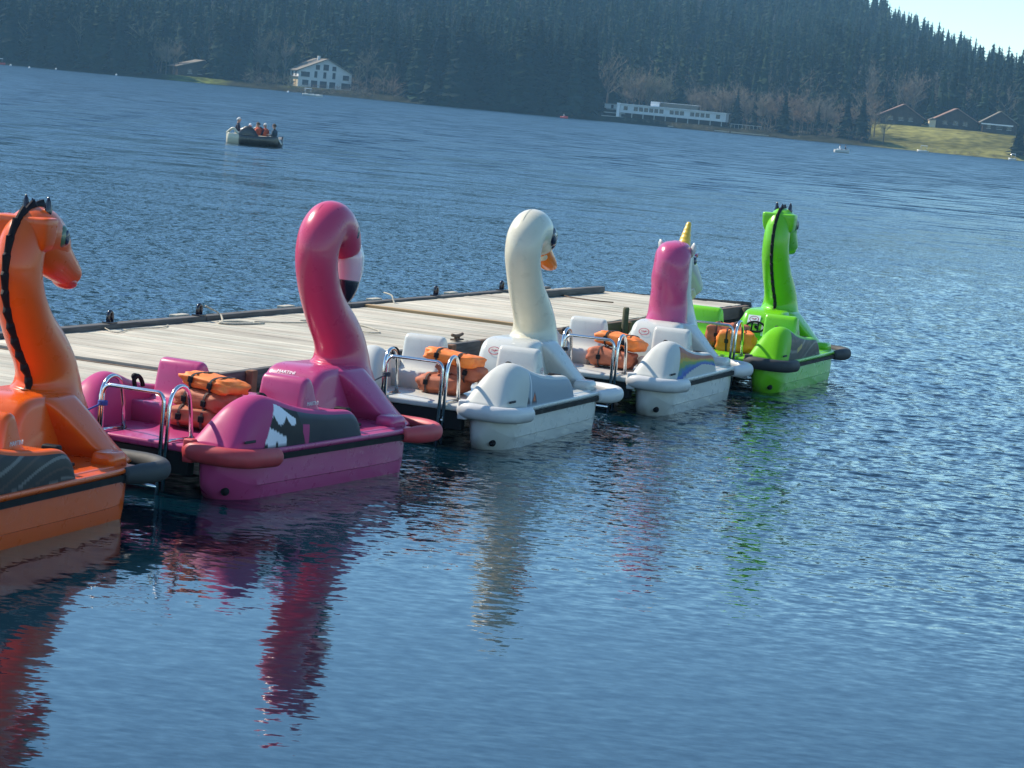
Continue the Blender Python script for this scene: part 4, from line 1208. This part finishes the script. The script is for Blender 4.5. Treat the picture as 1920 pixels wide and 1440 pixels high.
# ------------------------------------------------------------------ buildings
M['wall_white'] = matte("white_render", (.62, .62, .60), .85, var=.06, scale=.6)
M['wall_warm'] = matte("cream_render", (.62, .50, .32), .85, var=.06, scale=.6)
M['wood_dark'] = matte("dark_timber_cladding", (.055, .036, .026), .85, var=.3, scale=1.5)
M['roof_tile'] = matte("brown_roof_tiles", (.17, .145, .115), .9, var=.15, scale=1.2)
M['roof_red'] = matte("red_brown_roof_tiles", (.24, .14, .105), .9, var=.15, scale=1.2)
M['glass'] = paint("dark_window_glass", (.03, .035, .045), rough=.1, coat=0, bump=0)
M['shutter'] = matte("dark_shutters", (.05, .045, .05), .7, var=.2)
M['shutter_tan'] = matte("tan_shutters", (.42, .26, .10), .7, var=.2)
M['concrete'] = matte("pale_concrete", (.42, .40, .36), .9, var=.1, scale=.5)
M['sand'] = matte("pale_sand", (.40, .36, .28), .95, var=.1, scale=.5)
M['metal_white'] = paint("white_metal", (.7, .7, .7), rough=.4)

def gable_house(name, label, cat, px, d, w, dep, eave, apex, apex_u, yaw, walls, roof_m, wins, overhang=.6, chimney=None, base_drop=1.5, front_m=None):
    x, y = at_px(px, d); z = float(ground_z(x, y))
    root = empty(name, (x, y, z), yaw); tag(root, label, cat)
    ua = -w / 2 + w * apex_u
    mb = MB(); pts = [(-w / 2, -base_drop), (w / 2, -base_drop), (w / 2, eave), (ua, apex), (-w / 2, eave)]
    v = [(p[0], 0, p[1]) for p in pts] + [(p[0], dep, p[1]) for p in pts]; n = 5
    f = [(0, 1, 2, 3, 4), (9, 8, 7, 6, 5)] + [(i, n + i, n + (i + 1) % n, (i + 1) % n) for i in range(n)]
    mb.add(v, f, 0, False); wl = mb.build("wall", M[walls], root)
    for s_ in (-1, 1):
        e = s_ * w / 2; dirv = Vector((e - ua, 0, eave - apex)); ext = dirv.normalized() * overhang
        a, b_ = Vector((ua, 0, apex + .03)), Vector((e, 0, eave + .03)) + ext; nrm = Vector((-(b_ - a).z, 0, (b_ - a).x)).normalized() * .22
        if nrm.z < 0: nrm = -nrm
        mb = MB(); q = [a, b_, b_ + nrm, a + nrm]
        v = [(p.x, -overhang, p.z) for p in q] + [(p.x, dep + overhang, p.z) for p in q]
        mb.add(v, [(0, 1, 2, 3), (7, 6, 5, 4), (0, 4, 5, 1), (1, 5, 6, 2), (2, 6, 7, 3), (3, 7, 4, 0)], 0, False); rf = mb.build("roof", M[roof_m], root)
        if chimney and s_ == -1:
            mb = MB()
            cx = ua - 1.2; mb.box(cx - .35, cx + .35, dep * .35, dep * .35 + .7, apex - .8, apex + .9); mb.build("chimney", M['wall_white'], rf)
    for (u0, u1, z0, z1, mat) in wins:
        mb = MB(); mb.box(u0, u1, -.06, .10, z0, z1); wn_ = mb.build("window", M[mat], root)
        mb = MB(); mb.box(u0 - .08, u1 + .08, -.10, .05, z0 - .12, z0 - .002); mb.build("sill", M['concrete'], wn_)
    return root

wz = [(570, 615, 250, 305), (655, 715, 245, 315), (755, 798, 270, 322), (410, 508, 330, 388), (560, 592, 325, 400), (660, 692, 338, 410), (762, 795, 345, 418), (880, 948, 378, 435),
      (432, 500, 428, 490), (530, 598, 438, 515), (628, 705, 448, 528), (735, 800, 458, 530), (870, 972, 472, 545)]
wins = []
for (a, b_, t_, u_) in wz:
    yb = 505 + ((a + b_) / 2 - 385) * .0945
    wins.append(((a - 385) / 595 * 15.6 - 7.8, (b_ - 385) / 595 * 15.6 - 7.8, max(.15, (yb - u_) / 42.6), (yb - t_) / 42.6, 'shutter'))
hs = gable_house("white_house", "white gabled lake house with rows of dark shuttered windows on the far shore", "house", 607, 16, 15.6, 15, 4.6, 8.2, .52, math.radians(19), 'wall_white', 'roof_tile', wins, .7, True)
mb = MB(); mb.box(-7.855, -7.79, .3, 14.7, .0, 2.55); mb.build("cream_wall_panel", M['wall_warm'], hs)
for yy in (2.5, 6.5, 10.5):
    mb = MB(); mb.box(-7.90, -7.76, yy, yy + 1.3, 3.0, 4.2); mb.build("window", M['shutter'], hs)
    mb = MB(); mb.box(-7.92, -7.79, yy + .1, yy + 1.2, .4, 2.0); mb.build("window", M['shutter_tan'], hs)
mb = MB(); mb.box(-8.4, -7.86, -.3, 15.2, 2.58, 2.75); mb.build("balcony", M['wood_dark'], hs)
gable_house("cabin", "small brown-roofed cabin half hidden among trees at the far left shore", "house", 366, 12, 11, 8, 2.5, 4.7, .7, math.radians(25), 'wood_dark', 'roof_tile', [(-2.5, -1.2, .8, 1.9, 'glass'), (.5, 1.8, .8, 1.9, 'glass')])
fw = [(-3.6, -2.4, 1.2, 2.2, 'glass'), (-.8, .6, 1.2, 2.2, 'glass'), (2, 3.2, 1.2, 2.2, 'glass')]
gable_house("chalet", "dark timber chalet with a red-lit roof edge, leftmost of three on the meadow", "house", 1684, 46, 11.5, 10, 2.4, 5.6, .55, math.radians(-4), 'wood_dark', 'roof_red', fw, 1.0)
gable_house("chalet", "dark timber chalet with a red-lit roof edge, middle of three on the meadow", "house", 1786, 50, 12.5, 10, 2.2, 5.6, .5, math.radians(-4), 'wood_dark', 'roof_red', fw, 1.0)
c3 = gable_house("chalet", "dark chalet with a pale balcony band, rightmost of three on the meadow", "house", 1868, 46, 9.5, 9, 3.0, 6.0, .5, math.radians(-6), 'wood_dark', 'roof_tile', fw, .9)
mb = MB(); mb.box(-5.2, 3.6, -1.2, -.02, 2.2, 2.55); mb.build("balcony", M['metal_white'], c3)
for px, lab in ((1663, "small white end wall beside the leftmost chalet's roof"), (1742, "small cream end wall under the middle chalet's left eave")):
    x, y = at_px(px, 48); z = float(ground_z(x, y)); mb = MB(); mb.rbox(-.9, .9, -.5, 2, -.5, 2.0, .05)
    o = empty("shed", (x, y, z)); tag(o, lab, "shed"); mb.build("wall", M['wall_warm'], o)
    mb = MB(); mb.add([(-1.2, -.8, 2.02), (1.2, -.8, 2.02), (1.2, 2.3, 2.02), (-1.2, 2.3, 2.02), (0, -.8, 2.6), (0, 2.3, 2.6)], [(0, 1, 4), (2, 3, 5), (0, 4, 5, 3), (1, 2, 5, 4), (0, 3, 2, 1)], 0, False); mb.build("roof", M['roof_tile'], o)

def long_building():
    x, y = at_px(1160, 8); x2, y2 = at_px(1358, 8)
    ang = math.atan2(y2 - y, x2 - x); L = math.hypot(x2 - x, y2 - y); z = 1.2
    root = empty("long_building", (x, y, z), ang); tag(root, "long low white building with a window band and glass roof at the far waterfront", "building")
    mb = MB(); mb.box(0, L, 0, 9, 1.6, 3.9); mb.build("wall", M['wall_white'], root)
    mb = MB(); mb.box(-.3, L + .3, -.4, 9.4, 3.902, 4.1); rf = mb.build("roof", M['metal_white'], root)
    mb = MB(); mb.box(11, L - 8, 2, 6, 4.1, 5.3); gl = mb.build("glass_lantern", M['glass'], rf)
    mb = MB()
    mb.box(10.9, L - 7.9, 1.9, 6.1, 5.302, 5.4); mb.build("lantern_top", M['metal_white'], gl)
    mb = MB(); mb.box(8.2, 10.6, 1, 4, 4.1, 5.4); mb.build("roof_cabin", M['metal_white'], root)
    u = 1.0; k = 0
    while u < L - 2.2:
        if k not in (1, 8, 12, 17):
            mb = MB(); mb.box(u, u + 1.1, -.05, .1, 2.35, 3.45); w = mb.build("window", M['glass'], root)
        u += 1.42; k += 1
    mb = MB(); mb.box(.4, L - .4, 1.6, 8.5, -1.5, 1.59); mb.build("undercroft", M['wood_dark'], root)
    for u in np.arange(.3, L, 3.1):
        mb = MB(); mb.box(u - .12, u + .12, .2, .45, -1.5, 1.598); mb.build("post", M['concrete'], root)
    mb = MB(); mb.box(-.9, -.02, -.3, 1.2, -1.5, 4.2); mb.build("end_wall", M['metal_white'], root)
    return ang
ang = long_building()
x, y = at_px(1368, 7); r_ = empty("pergola", (x, y, 1.0), ang); tag(r_, "low railed waterfront terrace joined to the right end of the long building", "terrace")
mb = MB(); mb.box(0, 8.5, 0, 4, -1.5, .15); mb.build("floor", M['concrete'], r_)
mb = MB(); mb.box(0, 8.5, 0, .1, 1.45, 1.6); mb.build("top_rail", M['concrete'], r_)
for k in range(9):
    mb = MB(); mb.box(.1 + k * 1.03, .2 + k * 1.03, 0, .1, .15, 1.448); mb.build("post", M['concrete'], r_)
x, y = at_px(1128, 5); r_ = empty("boathouse", (x, y, .6), ang); tag(r_, "terraced boathouse with stacked pale decks left of the long white building", "boathouse")
for k in range(4):
    mb = MB(); mb.box(-.8 + k * .4, 5.2 + k * .3, k * 1.2, 8, k * 1.0 - .2, k * 1.0 + .02); mb.build("deck", M['concrete'], r_)
mb = MB(); mb.box(-.2, 5.0, 4.4, 9, 3.1, 4.3); mb.build("wall", M['wall_white'], r_)
mb = MB(); mb.box(-.6, 5.4, 4.0, 9.4, 4.302, 4.5); mb.build("roof", M['roof_tile'], r_)
mb = MB(); mb.box(1.6, 2.3, 4.33, 4.5, 3.15, 4.1); mb.build("door", M['shutter'], r_)
mb = MB(); mb.box(-.4, 5.0, 5.2, 8, -1.5, 3.0); mb.build("back_wall", M['wood_dark'], r_)
for px0, px1, lab in ((1252, 1262, "short pale landing stage before the middle of the long building"), (1340, 1366, "pale landing stage at the right end of the long building"), (1372, 1440, "long pale landing stage reaching along the far beach")):
    x0, y0 = at_px(px0, -1.5); x1, y1 = at_px(px1, -1.5); o = empty("landing_stage", (x0, y0, 0), math.atan2(y1 - y0, x1 - x0)); L = math.hypot(x1 - x0, y1 - y0); tag(o, lab, "jetty")
    mb = MB(); mb.box(0, L, -.8, .8, .22, .42); mb.build("deck", M['sand'], o)
    for u in np.arange(.2, L, 2.0):
        mb = MB(); mb.box(u, u + .15, -.6, -.45, -2, .218); mb.build("pile", M['pile'], o)

# ------------------------------------------------------------------ people
def person(label, skin, shirt, trousers, hair, vest=None, hat=None, lean=(0, 0), parent_loc=(0, 0, 0), rotz=0.0, sc=1.0, arm=0.3, group=None):
    """seated figure facing +x, seat at z = 0"""
    lx, ly = lean
    J = [((0, 0, .09), (.15, .16)), ((lx * .3, ly * .3, .26), (.125, .15)), ((lx * .7, ly * .7, .43), (.115, .165)), ((lx * .9, ly * .9, .53), (.075, .09)), ((lx, ly, .585), (.052, .055)),
         ((lx + .02, ly, .66), (.082, .076)), ((lx + .025, ly, .745), (.095, .08)), ((lx + .015, ly, .80), (.065, .06))]
    E_ = [(0, 1), (1, 2), (2, 3), (3, 4), (4, 5), (5, 6), (6, 7)]
    nose = len(J); J += [((lx + .125, ly, .705), (.014, .014))]; E_ += [(6, nose)]
    for s_ in (-1, 1):
        b = len(J)
        J += [((lx * .8, ly * .8 + s_ * .175, .475), (.062, .06)), ((lx * .5 + .05, ly * .6 + s_ * .235, .24), (.046, .046)), ((lx * .4 + .27, s_ * .17, .19 + arm * .25), (.034, .034)), ((lx * .4 + .34, s_ * .15, .19 + arm * .27), (.036, .022)),
              ((.20, s_ * .10, .07), (.085, .085)), ((.45, s_ * .11, .09), (.065, .062)), ((.47, s_ * .11, -.18), (.052, .05)), ((.47, s_ * .11, -.36), (.038, .036)), ((.60, s_ * .12, -.385), (.038, .03))]
        E_ += [(2, b), (b, b + 1), (b + 1, b + 2), (b + 2, b + 3), (0, b + 4), (b + 4, b + 5), (b + 5, b + 6), (b + 6, b + 7), (b + 7, b + 8)]
        for k, (dy, dl) in enumerate(((-.030, .055), (-.012, .072), (.008, .070), (.026, .058))):
            c = len(J); h = J[b + 3][0]
            J += [((h[0] + .03, h[1] + dy, h[2] - .004), (.010, .010)), ((h[0] + dl, h[1] + dy * 1.2, h[2] - .022), (.008, .008))]; E_ += [(b + 3, c), (c, c + 1)]
        c = len(J); h = J[b + 3][0]; J += [((h[0] + .012, h[1] - s_ * .042, h[2] + .006), (.010, .010)), ((h[0] + .04, h[1] - s_ * .055, h[2] - .004), (.009, .009))]; E_ += [(b + 3, c), (c, c + 1)]
    me = bpy.data.meshes.new("skeleton"); me.from_pydata([j[0] for j in J], E_, [])
    tmp = bpy.data.objects.new("skeleton", me); COL.objects.link(tmp)
    sk = tmp.modifiers.new("s", 'SKIN'); sk.use_smooth_shade = True
    for i, j in enumerate(J): me.skin_vertices[0].data[i].radius = j[1]
    me.skin_vertices[0].data[0].use_root = True
    sb = tmp.modifiers.new("d", 'SUBSURF'); sb.levels = 1
    dg = bpy.context.evaluated_depsgraph_get(); dg.update()
    body = bpy.data.meshes.new_from_object(tmp.evaluated_get(dg)); body.name = "body"
    bpy.data.objects.remove(tmp); bpy.data.meshes.remove(me)
    body.materials.clear()
    for m_ in (skin, shirt, trousers): body.materials.append(m_)
    hx = lx * .4 + .20
    for p in body.polygons:
        c = p.center
        arm_skin = c.x > hx and c.z > .15 and abs(c.y) > .1
        p.material_index = 0 if (c.z > .575 or arm_skin) else (1 if c.z > .13 and c.x < .17 or (abs(c.y) > .16 and c.z > .15) else 2)
        p.use_smooth = True
    o = bpy.data.objects.new("person", body); COL.objects.link(o)
    o.location, o.rotation_euler, o.scale = parent_loc, (0, 0, rotz), (sc, sc, sc); tag(o, label, "person", group)
    for s_ in (-1, 1):
        mb = MB(); mb.ball((lx + .102, ly + s_ * .034, .735), (.008, .011, .008), 8, 6); mb.build("eye", M['eye'], o)
    mb = MB(); mb.tube([(lx + .108, ly - .024, .662), (lx + .114, ly, .660), (lx + .108, ly + .024, .662)], .006, 6); mb.build("mouth", M['mouth'], o)
    mb = MB()
    n = 16; rings = []
    for i in range(7):
        a = PI / 2 * i / 6.2; rr = []
        for k in range(n):
            b = 2 * PI * k / n; drop = .045 * (1 - math.cos(b)) * .5 * math.cos(a)
            rr.append((lx + .012 + .108 * math.cos(a) * math.cos(b), ly + .098 * math.cos(a) * math.sin(b), .745 - drop + .088 * math.sin(a)))
        rings.append(rr)
    mb.loft(rings, True, True); mb.build("hat" if hat else "hair", hat or hair, o)
    if vest:
        mb = MB(); rr = []
        for z, a, b in ((.14, .175, .19), (.22, .20, .215), (.36, .20, .225), (.46, .175, .205), (.52, .12, .15), (.555, .09, .10)):
            rr.append([(lx * z * 1.4 + a * math.cos(2 * PI * k / 18), ly * z * 1.4 + b * math.sin(2 * PI * k / 18), z) for k in range(18)])
        mb.loft(rr, True, True); mb.build("life_vest", vest, o)
    return o

def cloth(n, c): return matte(n, c, .85, var=.12, scale=8)
SK = cloth("skin", (.46, .27, .19)); HW = cloth("white_hair", (.55, .53, .50)); HB = cloth("brown_hair", (.07, .045, .03)); HT = cloth("tan_hair", (.30, .20, .11))
NAVY, BLUEG, TR = cloth("navy_cloth", (.018, .024, .045)), cloth("slate_cloth", (.05, .075, .10)), cloth("dark_trousers", (.03, .03, .04))
VO, VR, TAN, RED, WH = cloth("orange_vest", (.75, .16, .03)), cloth("dull_red_vest", (.45, .085, .04)), cloth("tan_cloth", (.48, .30, .14)), cloth("red_cloth", (.45, .05, .04)), cloth("white_cloth", (.65, .65, .65))

# the pedal boat out on the lake with six people
fx, fy = px_water(478, 272)
FB = (fx, fy, 104.0)                                   # bow towards the right and a little nearer
fb = empty("leisure_boat", (fx, fy, 0), math.radians(90 - FB[2])); tag(fb, "dark-sided pedal boat with a cream stern carrying six people out on the open lake", "pedal boat")
M['hull_dark'] = paint("dark_navy_gelcoat", (.030, .028, .026)); M['hull_cream'] = paint("pale_cream_gelcoat", (.66, .58, .42))
def open_hull(x0, x1):
    mb = MB(); rings = []
    n = 14
    for i in range(n + 1):
        x = x0 + (x1 - x0) * i / n; u = (x + 1.25) / 2.5
        w = .80 * (1 - max(0, (u - .72) / .30) ** 2 * .55) * (1 - max(0, (.08 - u) / .08) ** 2 * .25); zt = .50 - .06 * math.sin(PI * min(1, max(0, u))); zb = -.15 + .10 * max(0, (u - .8) / .2)
        rings.append([(x, -w * .80, zb), (x, -w * .96, zb + .25), (x, -w, zt - .03), (x, -w + .02, zt), (x, -w + .14, zt), (x, -w + .16, zt - .12), (x, w - .16, zt - .12), (x, w - .14, zt), (x, w - .02, zt), (x, w, zt - .03), (x, w * .96, zb + .25), (x, w * .80, zb)])
    return mb.loft(rings, True, True)
open_hull(-.55, 1.25).build("hull", M['hull_dark'], fb); open_hull(-1.25, -.553).build("stern", M['hull_cream'], fb)
for s_ in (-1, 1):
    mb = MB(); rr = []
    for i in range(15):
        x = -.62 + 1.0 * i / 14; h = .02 + .42 * math.sin(PI * min(1, i / 13.5)) ** .7
        rr.append([(x, s_ * .70 + .09 * math.cos(PI * k / 8), .45 + h * math.sin(PI * k / 8)) for k in range(9)])
    mb.loft(rr, True, True, 0, True, False); mb.build("side_fairing", M['hull_dark'], fb)
    mb = MB(); mb.tube(smooth_path([(-1.2, s_ * .68, .47), (-.98, s_ * .72, .66), (-.85, s_ * .72, .70), (-.70, s_ * .72, .56), (-.55, s_ * .72, .47)], 4), .06, 10); mb.build("armrest", M['hull_cream'], fb)
for x in (-1.0, -.15, .55):
    mb = MB(); mb.rbox(x - .22, x + .18, -.6, .6, .40, .47, .03); mb.build("bench", M['hull_cream'], fb)
GP = "people in the pedal boat out on the lake"
def seat(label, p, rz, **k):
    w = rot_pt(FB, (p[0], p[1], p[2] - .12)); return person(label, SK, parent_loc=w, rotz=math.radians(90 - FB[2] + rz), group=GP, **k)
seat("white-haired person in a dark navy top sitting high at the boat's cream stern", (-1.0, .08, .48), 20, shirt=NAVY, trousers=WH, hair=HW, lean=(.05, 0), sc=1.06)
seat("person in a bright orange life vest and pale cap behind the dark hump", (-.42, .36, .40), 170, shirt=VO, trousers=TR, hair=HT, vest=VO, hat=WH, sc=.86)
seat("person in tan clothes leaning in the middle of the boat", (-.12, .38, .36), -60, shirt=TAN, trousers=TAN, hair=HT, lean=(.18, 0), sc=.84)
seat("brown-haired person in a dull red life vest facing the stern", (.16, -.16, .42), 175, shirt=VR, trousers=TR, hair=HB, vest=VR, sc=.96)
seat("pale-haired person in a dull red life vest and navy sleeves", (.48, -.05, .42), 170, shirt=NAVY, trousers=TR, hair=HW, vest=VR, sc=.94)
seat("person in a slate blue jacket hunched at the boat's bow end", (1.02, -.10, .40), 172, shirt=BLUEG, trousers=TR, hair=HB, lean=(.08, 0), sc=.98)

def small_boat(label, px, py, L, rz, hullc, canopy=False, crew=(), name="motor_boat", cat="boat"):
    x, y = px_water(px, py); o = empty(name, (x, y, 0), rz); tag(o, label, cat)
    mb = MB(); rings = []
    for i in range(11):
        u = i / 10; xx = L * (u - .5); w = L * .21 * (1 - max(0, (u - .6) / .4) ** 2 * .85); zt = .45 + .15 * u * u
        rings.append([(xx, -w * .7, -.2), (xx, -w, .2), (xx, -w, zt), (xx, -w + .1, zt), (xx, -w * .8, .25), (xx, w * .8, .25), (xx, w - .1, zt), (xx, w, zt), (xx, w, .2), (xx, w * .7, -.2)])
    mb.loft(rings, True, True); mb.build("hull", hullc, o)
    mb = MB(); mb.rbox(-L * .32, -L * .1, -L * .14, L * .14, .27, .55, .03); mb.build("bench", M['metal_white'], o)
    if canopy:
        mb = MB(); mb.rbox(-L * .36, L * .22, -L * .2, L * .2, 1.55, 1.72, .05); cp = mb.build("canopy", M['metal_white'], o)
        for sx in (-.32, .18):
            for sy in (-1, 1):
                mb = MB(); mb.tube([(L * sx, sy * L * .17, .4), (L * sx, sy * L * .17, 1.56)], .025, 6); mb.build("canopy_post", M['steel'], o)
    h = (x, y, 90 - math.degrees(rz))
    for (lab, p, shirt) in crew:
        person(lab, SK, shirt, TR, HB, parent_loc=rot_pt(h, p), rotz=rz, sc=.95)
WHM = M['white']; REDM = paint("red_gelcoat", (.5, .04, .03))
small_boat("white boat under a white canopy moored before the white gabled house", 578, 179.5, 2.6, math.radians(-8), WHM, True)
small_boat("small white open boat, first right of the canopy boat", 590, 181, 1.7, math.radians(-5), WHM, name="rowing_boat")
small_boat("small white open boat, second right of the canopy boat", 599, 182, 1.4, math.radians(-15), WHM, name="rowing_boat")
small_boat("small red boat with one person before the dark forest by the boathouse", 1058, 222, 1.9, math.radians(-20), REDM, False, (("person in pale clothes sitting in the small red boat", (-.2, 0, .5), WH),))
small_boat("low white pedal boat with two people before the leafless tree belt", 1578, 286.5, 2.3, math.radians(6), WHM, False, (("person in a pale top in the low white pedal boat, left of the pair", (-.35, .1, .42), WH), ("person in dark clothes in the low white pedal boat, right of the pair", (.5, .0, .42), NAVY)), "leisure_boat", "pedal boat")
small_boat("white boat with a raised canopy before the meadow's shore", 1730, 285.5, 2.9, math.radians(172), WHM, True)
small_boat("small white canopy boat at the far right under the dark round bush", 1898, 300.5, 2.0, math.radians(172), WHM, True)
small_boat("small red and white boat at the far left end of the shoreline", 1, 121, 2.6, math.radians(10), REDM, True)
for i, (px, py) in enumerate(((105, 129.5), (218, 140.5), (540, 172.5), (20, 122.5), (55, 127))):
    x, y = px_water(px, py + .8); mb = MB(); mb.ball((0, 0, .12), (.28, .28, .28), 10, 8); mb.tube([(0, 0, .3), (0, 0, .55)], .05, 6)
    o = mb.build("buoy", M['metal_white']); o.location = (x, y, 0); tag(o, "small white buoy floating off the far left shore", "buoy", "white buoys off the far shore")

# ------------------------------------------------------------------ air
def haze():
    mb = MB(); mb.box(-900, 900, -40, 1700, -8, 330)
    m = bpy.data.materials.new("haze"); m.use_nodes = True; nt = m.node_tree; nt.nodes.clear()
    out = nt.nodes.new("ShaderNodeOutputMaterial"); pv = nt.nodes.new("ShaderNodeVolumePrincipled")
    pv.inputs["Color"].default_value = (.34, .70, 1.0, 1); pv.inputs["Density"].default_value = HAZE; pv.inputs["Anisotropy"].default_value = .0
    nt.links.new(pv.outputs[0], out.inputs["Volume"])
    o = mb.build("haze", m); tag(o, "thin blue air haze over the lake", "haze", kind="stuff")
HAZE = 0.00020
haze()
